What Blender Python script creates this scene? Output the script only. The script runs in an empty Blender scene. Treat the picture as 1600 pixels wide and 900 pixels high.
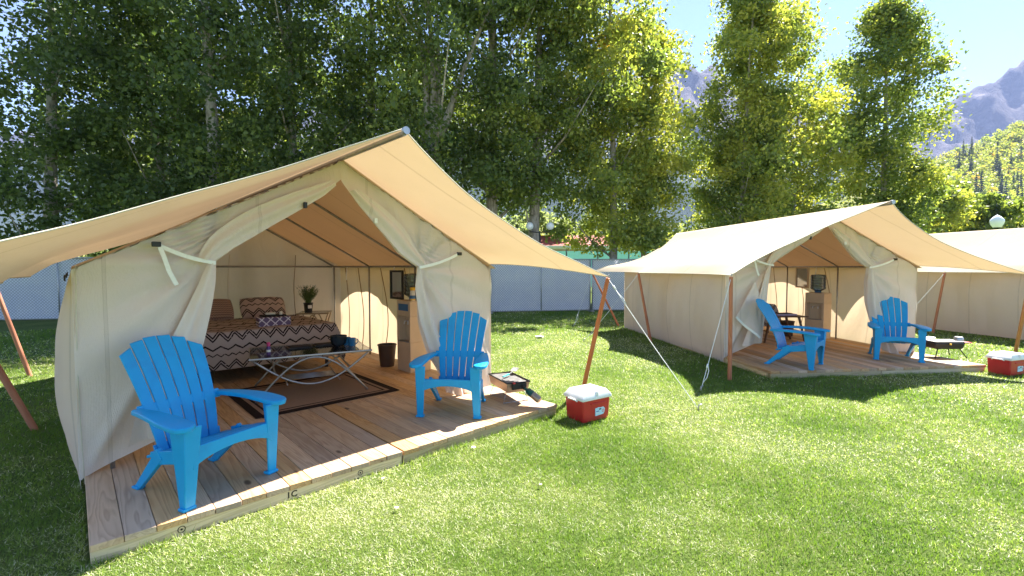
import bpy, bmesh, math, random
import numpy as np
from mathutils import Vector, Matrix, noise as mnoise

R = math.radians
scene = bpy.context.scene
COL = scene.collection
random.seed(7)
rng = np.random.default_rng(11)

# ------------------------------------------------------------------ camera, sky, sun, exposure
cam_d = bpy.data.cameras.new("camera")
cam_d.sensor_width = 36.0
cam_d.lens = 36.0 * 729.0 / 1600.0
cam_d.clip_start = 0.05
cam_d.clip_end = 20000.0
cam = bpy.data.objects.new("camera", cam_d)
CAM_H = 1.545
cam.location = (0, 0, CAM_H)
cam.rotation_euler = (R(90 - 2.513), 0, 0)
COL.objects.link(cam)
scene.camera = cam

SUN_EL, SUN_AZ = R(53), R(44.5)           # azimuth measured clockwise from +Y
world = bpy.data.worlds.new("World")
scene.world = world
world.use_nodes = True
wn = world.node_tree
wn.nodes.clear()
w_out = wn.nodes.new("ShaderNodeOutputWorld")
w_bg = wn.nodes.new("ShaderNodeBackground")
w_sky = wn.nodes.new("ShaderNodeTexSky")
w_sky.sky_type = 'NISHITA'
w_sky.sun_disc = False
w_sky.sun_elevation = SUN_EL
w_sky.sun_rotation = SUN_AZ
w_sky.altitude = 2600
w_sky.air_density = 1.0
w_sky.dust_density = 0.15
w_bg.inputs['Strength'].default_value = 0.06
wn.links.new(w_sky.outputs[0], w_bg.inputs[0])
wn.links.new(w_bg.outputs[0], w_out.inputs[0])

sun_d = bpy.data.lights.new("sun", 'SUN')
sun_d.energy = 5.0
sun_d.angle = R(0.53)
sun_d.color = (1.0, 0.95, 0.87)
sun = bpy.data.objects.new("sun", sun_d)
sdir = Vector((math.sin(SUN_AZ) * math.cos(SUN_EL), math.cos(SUN_AZ) * math.cos(SUN_EL), math.sin(SUN_EL)))
sun.rotation_euler = sdir.to_track_quat('Z', 'Y').to_euler()
sun.location = (10, 10, 30)
COL.objects.link(sun)

vs = scene.view_settings
vs.view_transform = 'Standard'
vs.look = 'None'
vs.exposure = 2.42
vs.gamma = 1.0
vs.use_curve_mapping = False
scene.cycles.max_bounces = 10
scene.cycles.diffuse_bounces = 5
scene.cycles.transmission_bounces = 6
scene.cycles.transparent_max_bounces = 8
scene.cycles.caustics_reflective = False
scene.cycles.caustics_refractive = False


# ------------------------------------------------------------------ node helpers
class NT:
    def __init__(self, name):
        self.m = bpy.data.materials.new(name)
        self.m.use_nodes = True
        self.t = self.m.node_tree
        self.t.nodes.clear()
        self.out = self.t.nodes.new("ShaderNodeOutputMaterial")

    def n(self, typ, **kw):
        nd = self.t.nodes.new(typ)
        for k, v in kw.items():
            setattr(nd, k, v)
        return nd

    def l(self, a, b):
        self.t.links.new(a, b)

    def set(self, sock, v):
        if hasattr(v, 'links') or isinstance(v, bpy.types.NodeSocket):
            self.l(v, sock)
        else:
            sock.default_value = v

    def math(self, op, a, b=0.0, c=None, clamp=False):
        nd = self.n("ShaderNodeMath", operation=op)
        nd.use_clamp = clamp
        self.set(nd.inputs[0], a)
        self.set(nd.inputs[1], b)
        if c is not None:
            self.set(nd.inputs[2], c)
        return nd.outputs[0]

    def coord(self, kind='Object'):
        return self.n("ShaderNodeTexCoord").outputs[kind]

    def mapping(self, vec, scale=(1, 1, 1), loc=(0, 0, 0), rot=(0, 0, 0)):
        nd = self.n("ShaderNodeMapping")
        self.l(vec, nd.inputs[0])
        self.set(nd.inputs[1], loc)
        nd.inputs[2].default_value = rot
        nd.inputs[3].default_value = scale
        return nd.outputs[0]

    def noise(self, vec, scale, detail=4, rough=0.55, dist=0.0):
        nd = self.n("ShaderNodeTexNoise")
        self.l(vec, nd.inputs['Vector'])
        nd.inputs['Scale'].default_value = scale
        nd.inputs['Detail'].default_value = detail
        nd.inputs['Roughness'].default_value = rough
        nd.inputs['Distortion'].default_value = dist
        return nd.outputs['Fac']

    def ramp(self, fac, stops, interp='LINEAR'):
        nd = self.n("ShaderNodeValToRGB")
        nd.color_ramp.interpolation = interp
        el = nd.color_ramp.elements
        while len(el) < len(stops):
            el.new(0.5)
        for e, (p, c) in zip(el, stops):
            e.position = p
            e.color = (c[0], c[1], c[2], 1) if not isinstance(c, (int, float)) else (c, c, c, 1)
        self.l(fac, nd.inputs[0])
        return nd.outputs[0]

    def mix(self, fac, a, b, blend='MIX'):
        nd = self.n("ShaderNodeMix", data_type='RGBA', blend_type=blend)
        self.set(nd.inputs[0], fac)
        for s, v in ((nd.inputs[6], a), (nd.inputs[7], b)):
            if isinstance(v, tuple):
                s.default_value = (v[0], v[1], v[2], 1)
            else:
                self.l(v, s)
        return nd.outputs[2]

    def bump(self, h, strength=0.3, dist=0.01):
        nd = self.n("ShaderNodeBump")
        nd.inputs['Strength'].default_value = strength
        nd.inputs['Distance'].default_value = dist
        self.l(h, nd.inputs['Height'])
        return nd.outputs[0]

    def sep(self, vec):
        nd = self.n("ShaderNodeSeparateXYZ")
        self.l(vec, nd.inputs[0])
        return nd.outputs

    def rand(self):
        return self.n("ShaderNodeObjectInfo").outputs['Random']

    def bsdf(self, color, rough=0.6, metal=0.0, normal=None, spec=0.5, trans=0.0, ior=1.45, alpha=None):
        b = self.n("ShaderNodeBsdfPrincipled")
        if isinstance(color, tuple):
            b.inputs['Base Color'].default_value = (color[0], color[1], color[2], 1)
        else:
            self.l(color, b.inputs['Base Color'])
        self.set(b.inputs['Roughness'], rough)
        b.inputs['Metallic'].default_value = metal
        b.inputs['Specular IOR Level'].default_value = spec
        b.inputs['Transmission Weight'].default_value = trans
        b.inputs['IOR'].default_value = ior
        if alpha is not None:
            self.set(b.inputs['Alpha'], alpha)
        if normal is not None:
            self.l(normal, b.inputs['Normal'])
        self.l(b.outputs[0], self.out.inputs[0])
        return b


def simple(name, col, rough=0.55, metal=0.0, var=0.12, scale=9.0, bump=0.05, spec=0.5, grime=None):
    k = NT(name)
    v = k.coord()
    f = k.noise(v, scale, 5, 0.6)
    a = tuple(c * (1 - var) for c in col)
    b = tuple(min(1, c * (1 + var)) for c in col)
    c = k.ramp(f, [(0.3, a), (0.7, b)])
    if grime:
        g = k.noise(v, scale * 0.35, 6, 0.7)
        c = k.mix(k.ramp(g, [(0.52, 0.0), (0.75, 1.0)]), c, grime)
    r = k.math('MULTIPLY_ADD', f, 0.25, rough - 0.12)
    k.bsdf(c, r, metal, k.bump(k.noise(v, scale * 9, 3), bump, 0.004) if bump else None, spec)
    return k.m


def canvas(name, col, tcol, tfac=0.36, bump=0.25, seam=None, period=0.91, so=0.2):
    k = NT(name)
    v = k.coord()
    big = k.noise(v, 1.3, 5, 0.6)
    fine = k.noise(v, 60, 4, 0.7)
    stain = k.noise(v, 0.55, 6, 0.7)
    c = k.mix(k.ramp(big, [(0.3, 0.0), (0.75, 1.0)]), tuple(x * 0.93 for x in col), col)
    c = k.mix(k.ramp(stain, [(0.55, 0.0), (0.8, 0.35)]), c, (col[0] * .78, col[1] * .72, col[2] * .62))
    x, y, z = k.sep(v)
    if seam:
        ax_ = {'x': x, 'y': y}[seam]
        fr = k.math('ABSOLUTE', k.math('SUBTRACT', k.math('FRACT', k.math('DIVIDE', k.math('ADD', ax_, so), period)), 0.5))
        sm_ = k.math('LESS_THAN', fr, 0.011 / period)
        st_ = k.math('MULTIPLY', k.math('GREATER_THAN', fr, 0.0085 / period), sm_)
        c = k.mix(k.math('MULTIPLY', sm_, 0.16), c, (col[0] * .6, col[1] * .55, col[2] * .48))
        c = k.mix(k.math('MULTIPLY', st_, 0.35), c, (col[0] * .4, col[1] * .35, col[2] * .3))
    weave = k.math('ADD', k.math('SINE', k.math('MULTIPLY', k.math('ADD', x, y), 900)), k.math('SINE', k.math('MULTIPLY', z, 900)))
    h = k.math('ADD', k.math('MULTIPLY', fine, 0.25), k.math('MULTIPLY', weave, 0.03))
    crease = k.noise(k.mapping(v, (1.0, 1.0, 0.5)), 4.5, 6, 0.62, 0.6)
    h = k.math('ADD', h, k.math('MULTIPLY', crease, 1.6))
    if seam:
        h = k.math('ADD', h, k.math('MULTIPLY', sm_, 0.35))
    nrm = k.bump(h, bump, 0.02)
    d = k.n("ShaderNodeBsdfDiffuse")
    k.l(c, d.inputs[0])
    k.l(nrm, d.inputs['Normal'])
    t = k.n("ShaderNodeBsdfTranslucent")
    tc = k.mix(k.ramp(big, [(0.3, 0.0), (0.75, 1.0)]), tuple(x * 0.92 for x in tcol), tcol)
    if seam:
        tc = k.mix(k.math('MULTIPLY', sm_, 0.45), tc, tuple(x * 0.45 for x in tcol))
    k.l(tc, t.inputs[0])
    k.l(nrm, t.inputs['Normal'])
    mx = k.n("ShaderNodeMixShader")
    mx.inputs[0].default_value = tfac
    k.l(d.outputs[0], mx.inputs[1])
    k.l(t.outputs[0], mx.inputs[2])
    k.l(mx.outputs[0], k.out.inputs[0])
    return k.m


def wood(name, dark, light, grey, axis='Y', var=1.0):
    """Sawn pine: long grain along the board, cathedral figure, knots, one tone per board."""
    k = NT(name)
    r = k.rand()
    off = k.n("ShaderNodeCombineXYZ")
    k.l(k.math('MULTIPLY', r, 37.0), off.inputs[0])
    k.l(k.math('MULTIPLY', r, 91.0), off.inputs[1])
    k.l(k.math('MULTIPLY', r, 53.0), off.inputs[2])
    va = k.n("ShaderNodeVectorMath", operation='ADD')
    k.l(k.coord(), va.inputs[0])
    k.l(off.outputs[0], va.inputs[1])
    sc = {'Y': (7.5, 0.55, 7.5), 'X': (0.55, 7.5, 7.5), 'Z': (7.5, 7.5, 0.55)}[axis]
    v = k.mapping(va.outputs[0], sc)
    n1 = k.noise(v, 1.0, 3, 0.5, 0.4)
    rings = k.math('FRACT', k.math('MULTIPLY', n1, 13.0))
    rings = k.ramp(rings, [(0.0, 1.0), (0.35, 0.75), (0.8, 0.1), (1.0, 1.0)])
    fib = k.noise(k.mapping(va.outputs[0], tuple(s * 14 if s > 1 else s * 3 for s in sc)), 1.0, 4, 0.6)
    c = k.mix(rings, dark, light)
    c = k.mix(k.ramp(fib, [(0.35, 0.0), (0.7, 0.45)]), c, light)
    wear = k.noise(va.outputs[0], 1.6, 5, 0.65)
    c = k.mix(k.ramp(wear, [(0.42, 0.0), (0.72, 0.6)]), c, grey)
    hs = k.n("ShaderNodeHueSaturation")
    k.l(c, hs.inputs['Color'])
    k.l(k.math('MULTIPLY_ADD', r, 0.5 * var, 1.0 - 0.24 * var), hs.inputs['Value'])
    k.l(k.math('MULTIPLY_ADD', k.math('FRACT', k.math('MULTIPLY', r, 17.0)), 0.5 * var, 1.0 - 0.25 * var), hs.inputs['Saturation'])
    kn = k.n("ShaderNodeTexVoronoi")
    k.l(k.mapping(va.outputs[0], {'Y': (3.4, 1.5, 3.4), 'X': (1.5, 3.4, 3.4), 'Z': (3.4, 3.4, 1.5)}[axis]), kn.inputs['Vector'])
    kn.inputs['Scale'].default_value = 1.0
    c2 = k.mix(k.ramp(kn.outputs['Distance'], [(0.045, 0.85), (0.085, 0.0)]), hs.outputs[0], (0.07, 0.035, 0.02))
    h = k.math('ADD', k.math('MULTIPLY', rings, 0.4), fib)
    k.bsdf(c2, k.math('MULTIPLY_ADD', fib, 0.2, 0.6), 0, k.bump(h, 0.35, 0.003), 0.3)
    return k.m


# ------------------------------------------------------------------ mesh helpers
class MB:
    def __init__(self):
        self.v, self.f, self.uv = [], [], None

    def add(self, vs_, fs_):
        o = len(self.v)
        self.v.extend([tuple(p) for p in vs_])
        self.f.extend([tuple(i + o for i in f) for f in fs_])
        return o

    def box(self, c, s, rz=0.0, taper=1.0):
        x, y, z = (d / 2 for d in s)
        cr, sr = math.cos(rz), math.sin(rz)
        vs_ = []
        for dz in (-1, 1):
            k = taper if dz < 0 else 1.0
            for dx, dy in ((-1, -1), (1, -1), (1, 1), (-1, 1)):
                px, py = dx * x * k, dy * y * k
                vs_.append((c[0] + px * cr - py * sr, c[1] + px * sr + py * cr, c[2] + dz * z))
        self.add(vs_, [(3, 2, 1, 0), (4, 5, 6, 7), (0, 1, 5, 4), (1, 2, 6, 5), (2, 3, 7, 6), (3, 0, 4, 7)])
        return self

    def bar(self, p, q, w, h, up=(0, 0, 1), w2=None, h2=None):
        """rectangular bar from p to q"""
        p, q = Vector(p), Vector(q)
        d = (q - p).normalized()
        u = Vector(up)
        s = d.cross(u)
        if s.length < 1e-4:
            s = d.cross(Vector((1, 0, 0)))
        s.normalize()
        u = s.cross(d).normalized()
        w2 = w if w2 is None else w2
        h2 = h if h2 is None else h2
        vs_ = []
        for c, a, b in ((p, w, h), (q, w2, h2)):
            for i, j in ((-1, -1), (1, -1), (1, 1), (-1, 1)):
                vs_.append(c + s * (i * a / 2) + u * (j * b / 2))
        self.add(vs_, [(0, 1, 2, 3), (7, 6, 5, 4), (0, 4, 5, 1), (1, 5, 6, 2), (2, 6, 7, 3), (3, 7, 4, 0)])
        return self

    def tube(self, pts, r, n=8, cap=True, closed=False):
        pts = [Vector(p) for p in pts]
        m = len(pts)
        rs = r if isinstance(r, (list, tuple)) else [r] * m
        base = len(self.v)
        ref = Vector((0, 0, 1))
        prev = None
        for i, p in enumerate(pts):
            if closed:
                d = pts[(i + 1) % m] - pts[i - 1]
            else:
                d = pts[min(i + 1, m - 1)] - pts[max(i - 1, 0)]
            d.normalize()
            if prev is None:
                a = d.cross(ref)
                if a.length < 1e-3:
                    a = d.cross(Vector((1, 0, 0)))
            else:
                a = prev - d * prev.dot(d)
            a.normalize()
            prev = a
            b = d.cross(a)
            for k in range(n):
                t = 2 * math.pi * k / n
                self.v.append(tuple(p + a * (math.cos(t) * rs[i]) + b * (math.sin(t) * rs[i])))
        for i in range(m if closed else m - 1):
            j = (i + 1) % m
            for k in range(n):
                k2 = (k + 1) % n
                self.f.append((base + i * n + k, base + i * n + k2, base + j * n + k2, base + j * n + k))
        if cap and not closed:
            self.f.append(tuple(base + k for k in range(n))[::-1])
            self.f.append(tuple(base + (m - 1) * n + k for k in range(n)))
        return self

    def lathe(self, prof, c=(0, 0, 0), n=20, cap=True):
        base = len(self.v)
        for r, z in prof:
            for k in range(n):
                t = 2 * math.pi * k / n
                self.v.append((c[0] + r * math.cos(t), c[1] + r * math.sin(t), c[2] + z))
        for i in range(len(prof) - 1):
            for k in range(n):
                k2 = (k + 1) % n
                self.f.append((base + i * n + k, base + i * n + k2, base + (i + 1) * n + k2, base + (i + 1) * n + k))
        if cap:
            self.f.append(tuple(base + k for k in range(n))[::-1])
            self.f.append(tuple(base + (len(prof) - 1) * n + k for k in range(n)))
        return self

    def grid(self, nu, nv, fn, uvfn=None):
        base = len(self.v)
        for j in range(nv + 1):
            for i in range(nu + 1):
                self.v.append(tuple(fn(i / nu, j / nv)))
        w = nu + 1
        for j in range(nv):
            for i in range(nu):
                a = base + j * w + i
                self.f.append((a, a + 1, a + w + 1, a + w))
        if uvfn:
            if self.uv is None:
                self.uv = {}
            for j in range(nv + 1):
                for i in range(nu + 1):
                    self.uv[base + j * w + i] = uvfn(i / nu, j / nv)
        return self

    def prism(self, poly, axis, a, b):
        """extrude a 2-D outline along an axis from a to b; outline in the other two axes (cyclic order)"""
        n = len(poly)
        mk = {'x': lambda p, t: (t, p[0], p[1]), 'y': lambda p, t: (p[0], t, p[1]), 'z': lambda p, t: (p[0], p[1], t)}[axis]
        vs_ = [mk(p, a) for p in poly] + [mk(p, b) for p in poly]
        fs_ = [tuple(range(n))[::-1], tuple(range(n, 2 * n))] + [(i, (i + 1) % n, n + (i + 1) % n, n + i) for i in range(n)]
        self.add(vs_, fs_)
        return self

    def build(self, name, m, parent=None, smooth=None, bevel=0.0, seg=2, loc=None, fixn=True):
        me = bpy.data.meshes.new(name)
        me.from_pydata(self.v, [], self.f)
        if fixn:
            bm = bmesh.new()
            bm.from_mesh(me)
            bmesh.ops.recalc_face_normals(bm, faces=bm.faces)
            bm.to_mesh(me)
            bm.free()
        if self.uv:
            ul = me.uv_layers.new(name='UVMap')
            for lp in me.loops:
                ul.data[lp.index].uv = self.uv.get(lp.vertex_index, (0, 0))
        me.materials.append(m)
        if smooth:
            me.polygons.foreach_set('use_smooth', [True] * len(me.polygons))
            if smooth != 'all':
                me.set_sharp_from_angle(angle=R(smooth))
        o = bpy.data.objects.new(name, me)
        COL.objects.link(o)
        if parent:
            o.parent = parent
        if loc:
            o.location = loc
        if bevel:
            md = o.modifiers.new('bevel', 'BEVEL')
            md.width = bevel
            md.segments = seg
            md.limit_method = 'ANGLE'
            md.angle_limit = R(35)
            me.polygons.foreach_set('use_smooth', [True] * len(me.polygons))
            me.set_sharp_from_angle(angle=R(50))
        return o


def tag(o, label=None, cat=None, group=None, kind=None):
    if label: o['label'] = label
    if cat: o['category'] = cat
    if group: o['group'] = group
    if kind: o['kind'] = kind
    return o


def empty(name, loc, rz=0.0, label=None, cat=None, group=None):
    o = bpy.data.objects.new(name, None)
    o.empty_display_size = 0.1
    COL.objects.link(o)
    o.location = loc
    o.rotation_euler = (0, 0, rz)
    return tag(o, label, cat, group)


def copy_tree(o, parent=None):
    c = o.copy()
    COL.objects.link(c)
    if parent: c.parent = parent
    for ch in list(o.children):
        copy_tree(ch, c)
    return c


def nz(x, y, z=0.0):
    return mnoise.noise(Vector((x, y, z)))


def lerp(a, b, t):
    return a + (b - a) * t


def interp(x, xs, ys):
    return float(np.interp(x, xs, ys))


class Frame:
    def __init__(self, o, ang):
        self.o, self.a = o, ang
        self.c, self.s = math.cos(ang), math.sin(ang)

    def w(self, s, t, z=0.0):
        return (self.o[0] + s * self.c - t * self.s, self.o[1] + s * self.s + t * self.c, z)


DECK = 0.105
F1 = Frame((-2.186, 2.349), R(43.3))
F2 = Frame((3.59, 6.40), R(7.5))
a3 = R(12.0)
F3 = Frame((11.0 + 1.1 * math.sin(a3), 8.9 - 1.1 * math.cos(a3)), a3)

# ------------------------------------------------------------------ materials
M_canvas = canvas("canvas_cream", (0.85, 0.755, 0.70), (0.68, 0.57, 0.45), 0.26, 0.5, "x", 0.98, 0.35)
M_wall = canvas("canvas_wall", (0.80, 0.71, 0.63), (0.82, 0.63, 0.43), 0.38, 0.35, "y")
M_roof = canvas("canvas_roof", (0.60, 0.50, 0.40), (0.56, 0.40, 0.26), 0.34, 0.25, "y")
M_fly = canvas("canvas_fly", (0.52, 0.45, 0.345), (0.54, 0.385, 0.22), 0.205, 0.12, "y", 1.55, 0.3)
M_hem = simple("hem_tape", (0.80, 0.78, 0.72), 0.8, var=0.06)
M_flyhem = simple("fly_edge_tape", (0.60, 0.54, 0.43), 0.85, var=0.1)
M_strap = simple("white_webbing", (0.82, 0.82, 0.80), 0.8, var=0.05, scale=40, bump=0.2)
M_rope = simple("white_rope", (0.80, 0.80, 0.78), 0.8, var=0.08, scale=60, bump=0.3)
M_seam = simple("brown_seam", (0.30, 0.16, 0.07), 0.85)
M_steel = simple("galvanised_steel", (0.42, 0.42, 0.43), 0.42, 0.85, var=0.15, scale=20)
M_dsteel = simple("dull_steel", (0.30, 0.29, 0.28), 0.5, 0.6, var=0.2, scale=20)
M_plank = wood("deck_pine", (0.36, 0.205, 0.11), (0.58, 0.385, 0.225), (0.54, 0.385, 0.255), 'Y')
M_rim = wood("rim_pine", (0.38, 0.255, 0.12), (0.60, 0.45, 0.25), (0.50, 0.40, 0.27), 'X')
M_rimy = wood("rim_pine_long", (0.38, 0.255, 0.12), (0.60, 0.45, 0.25), (0.50, 0.40, 0.27), 'Y')
M_pole = wood("stained_pole", (0.31, 0.10, 0.05), (0.48, 0.18, 0.095), (0.41, 0.175, 0.105), 'Z', 0.35)
M_blue = simple("blue_resin", (0.005, 0.315, 0.66), 0.42, var=0.05, scale=6, bump=0.03, spec=0.4, grime=(0.02, 0.22, 0.54))
M_black = simple("black_plastic", (0.015, 0.015, 0.016), 0.45)
M_dark = simple("dark_fabric", (0.035, 0.035, 0.04), 0.9)
M_red = simple("red_plastic", (0.52, 0.022, 0.026), 0.38, var=0.1, scale=7, bump=0.06, grime=(0.40, 0.05, 0.045))
M_white = simple("white_plastic", (0.78, 0.78, 0.78), 0.4, var=0.05, scale=8, bump=0.04, grime=(0.66, 0.65, 0.62))
M_card = simple("tan_cabinet", (0.62, 0.485, 0.35), 0.7, var=0.06, scale=5)
M_bluelab = simple("blue_panel", (0.05, 0.16, 0.36), 0.5)
M_ltblue = simple("light_blue_label", (0.50, 0.72, 0.86), 0.5, var=0.08, scale=30)
M_redink = simple("red_ink", (0.60, 0.06, 0.06), 0.5)
M_ink = simple("dark_ink", (0.03, 0.022, 0.018), 0.8, bump=0)
M_bin = simple("brown_plastic", (0.075, 0.045, 0.032), 0.55)
M_dwood = simple("dark_wood", (0.10, 0.045, 0.022), 0.5, var=0.3, scale=14)
M_mug = simple("blue_enamel", (0.03, 0.17, 0.36), 0.25, spec=0.6)
M_pot = simple("dark_enamel", (0.012, 0.022, 0.035), 0.22, spec=0.6)
M_pink = simple("pink_plastic", (0.65, 0.06, 0.25), 0.4)
M_purple = simple("purple_plastic", (0.10, 0.05, 0.20), 0.4)
M_yellow = simple("yellow_plastic", (0.80, 0.50, 0.03), 0.4)
M_bronze = simple("bronze_grill", (0.36, 0.27, 0.20), 0.42, 0.6, var=0.25, scale=12)
M_green = simple("green_cylinder", (0.012, 0.085, 0.065), 0.35, var=0.1)
M_teal = simple("teal_handle", (0.03, 0.42, 0.38), 0.45)
M_lav = simple("lavender_cloth", (0.42, 0.36, 0.52), 0.9, var=0.1)
M_brass = simple("tan_metal", (0.33, 0.25, 0.16), 0.4, 0.7)
M_paper = simple("paper", (0.78, 0.77, 0.72), 0.9)


def glass(name, tint, rough=0.05, alpha=0.35):
    k = NT(name)
    g = k.n("ShaderNodeBsdfGlossy")
    g.inputs[1].default_value = rough
    g.inputs[0].default_value = (0.9, 0.9, 0.9, 1)
    t = k.n("ShaderNodeBsdfTransparent")
    t.inputs[0].default_value = (*tint, 1)
    fr = k.n("ShaderNodeFresnel")
    fr.inputs[0].default_value = 1.5
    mx = k.n("ShaderNodeMixShader")
    k.l(k.math('MULTIPLY_ADD', fr.outputs[0], 0.9, 0.04), mx.inputs[0])
    k.l(t.outputs[0], mx.inputs[1])
    k.l(g.outputs[0], mx.inputs[2])
    k.l(mx.outputs[0], k.out.inputs[0])
    return k.m


M_glass = glass("clear_glass", (0.78, 0.85, 0.82))
M_jug = glass("jug_plastic", (0.42, 0.52, 0.60), 0.12)

k = NT("globe_glass")
k.bsdf((0.85, 0.87, 0.88), 0.25, 0, None, 0.5)
M_globe = k.m

k = NT("wire_edge_mirror")
k.bsdf((0.55, 0.58, 0.6), 0.06, 1.0)
M_mirror = k.m


def chevron_mat(name, base, ink, rowh=0.36):
    k = NT(name)
    u = k.n("ShaderNodeUVMap").outputs[0]
    x, y, _ = k.sep(u)
    wob = k.noise(u, 9.0, 3)
    x2 = k.math('MULTIPLY_ADD', wob, 0.018, x)
    y2 = k.math('MULTIPLY_ADD', k.noise(u, 14.0, 2), 0.016, y)

    def zig(period, amp):
        fr = k.math('FRACT', k.math('DIVIDE', x2, period))
        return k.math('MULTIPLY', k.math('ABSOLUTE', k.math('SUBTRACT', fr, 0.5)), 2 * amp)

    def band(w, lo, hi):
        return k.math('MULTIPLY', k.math('GREATER_THAN', w, lo), k.math('LESS_THAN', w, hi))

    rowy = k.math('MULTIPLY', k.math('FRACT', k.math('DIVIDE', y2, rowh)), rowh)
    big = k.math('ADD', rowy, zig(0.17, 0.085))
    small = k.math('ADD', rowy, zig(0.085, 0.032))
    m = k.math('MAXIMUM', band(big, 0.094, 0.116), band(big, 0.131, 0.153))
    m = k.math('MAXIMUM', m, band(small, 0.220, 0.236))
    m = k.math('MAXIMUM', m, band(k.math('ADD', rowy, zig(0.17, 0.05)), 0.314, 0.336))
    broke = k.noise(u, 26.0, 2)
    m = k.math('MULTIPLY', m, k.math('GREATER_THAN', broke, 0.33))
    cl = k.noise(u, 180.0, 2)
    b = k.mix(cl, tuple(c * 0.86 for c in base), base)
    c = k.mix(m, b, ink)
    k.bsdf(c, 0.92, 0, k.bump(cl, 0.3, 0.003), 0.1)
    return k.m


M_blanket = chevron_mat("chevron_blanket", (0.47, 0.415, 0.41), (0.022, 0.017, 0.02))
M_pillow_a = chevron_mat("chevron_pillow", (0.54, 0.43, 0.39), (0.022, 0.017, 0.02), 0.24)

k = NT("knit_pillow")
u_ = k.n("ShaderNodeUVMap").outputs[0]
x_, y_, _z = k.sep(u_)
w_ = k.math('ADD', y_, k.math('MULTIPLY', k.math('ABSOLUTE', k.math('SUBTRACT', k.math('FRACT', k.math('DIVIDE', x_, 0.035)), 0.5)), 0.03))
ln = k.math('GREATER_THAN', k.math('FRACT', k.math('DIVIDE', w_, 0.036)), 0.62)
k.bsdf(k.mix(ln, (0.40, 0.29, 0.24), (0.20, 0.13, 0.11)), 0.95, 0, None, 0.1)
M_pillow_b = k.m

k = NT("lattice_box")
v_ = k.coord()
x_, y_, z_ = k.sep(v_)
fa = k.math('ABSOLUTE', k.math('SUBTRACT', k.math('FRACT', k.math('DIVIDE', k.math('ADD', x_, z_), 0.11)), 0.5))
fb = k.math('ABSOLUTE', k.math('SUBTRACT', k.math('FRACT', k.math('DIVIDE', k.math('SUBTRACT', x_, z_), 0.11)), 0.5))
m_ = k.math('MAXIMUM', k.math('LESS_THAN', fa, 0.09), k.math('LESS_THAN', fb, 0.09))
k.bsdf(k.mix(m_, (0.16, 0.12, 0.26), (0.72, 0.70, 0.84)), 0.8)
M_lattice = k.m

# rug: dark border bands round a brown field, in metres from the edge
RUG = (1.53, 1.34)
k = NT("rug_weave")
x_, y_, z_ = k.sep(k.coord())
ex = k.math('SUBTRACT', RUG[0] / 2, k.math('ABSOLUTE', x_))
ey = k.math('SUBTRACT', RUG[1] / 2, k.math('ABSOLUTE', y_))
e_ = k.math('MINIMUM', ex, ey)
dk = k.math('MAXIMUM', k.math('LESS_THAN', e_, 0.085),
            k.math('MULTIPLY', k.math('GREATER_THAN', e_, 0.125), k.math('LESS_THAN', e_, 0.150)))
fib = k.noise(k.mapping(k.coord(), (6, 60, 1)), 4.0, 3)
fld = k.mix(fib, (0.24, 0.15, 0.10), (0.36, 0.245, 0.175))
k.bsdf(k.mix(dk, fld, (0.030, 0.019, 0.015)), 0.95, 0, k.bump(fib, 0.4, 0.004), 0.1)
M_rug = k.m


def leaf_mat(name, stops, transf=0.5, boost=1.5):
    k = NT(name)
    a = k.n("ShaderNodeAttribute", attribute_name='tint')
    c = k.ramp(a.outputs['Fac'], stops)
    d = k.n("ShaderNodeBsdfPrincipled")
    k.l(c, d.inputs['Base Color'])
    d.inputs['Roughness'].default_value = 0.5
    d.inputs['Specular IOR Level'].default_value = 0.35
    t = k.n("ShaderNodeBsdfTranslucent")
    g = k.n("ShaderNodeGamma")
    bc = k.mix(1.0, c, (boost * 1.05, boost * 1.1, boost * 0.55), 'MULTIPLY')
    k.l(bc, t.inputs[0])
    mx = k.n("ShaderNodeMixShader")
    mx.inputs[0].default_value = transf
    k.l(d.outputs[0], mx.inputs[1])
    k.l(t.outputs[0], mx.inputs[2])
    k.l(mx.outputs[0], k.out.inputs[0])
    return k.m


M_leaf = leaf_mat("poplar_leaves", [(0.0, (0.042, 0.072, 0.028)), (0.45, (0.115, 0.16, 0.048)), (0.72, (0.255, 0.295, 0.07)), (0.88, (0.40, 0.38, 0.08)), (1.0, (0.42, 0.20, 0.03))], 0.47, 1.5)
M_willow = leaf_mat("willow_leaves", [(0.0, (0.16, 0.20, 0.11)), (1.0, (0.30, 0.33, 0.19))])
M_grass = leaf_mat("grass_blades", [(0.0, (0.075, 0.16, 0.012)), (0.5, (0.20, 0.29, 0.05)), (0.74, (0.34, 0.40, 0.10)), (0.86, (0.52, 0.50, 0.30)), (1.0, (0.72, 0.70, 0.58))], 0.4, 1.5)
M_conifer = leaf_mat("conifer_needles", [(0.0, (0.016, 0.034, 0.026)), (1.0, (0.045, 0.072, 0.045))], 0.15)

k = NT("bark")
v_ = k.mapping(k.coord(), (1, 1, 0.25))
f_ = k.noise(v_, 14, 6, 0.7)
k.bsdf(k.ramp(f_, [(0.3, (0.12, 0.10, 0.085)), (0.5, (0.34, 0.30, 0.26)), (0.72, (0.55, 0.51, 0.45))]), 0.9, 0, k.bump(f_, 0.8, 0.02), 0.2)
M_bark = k.m

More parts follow.
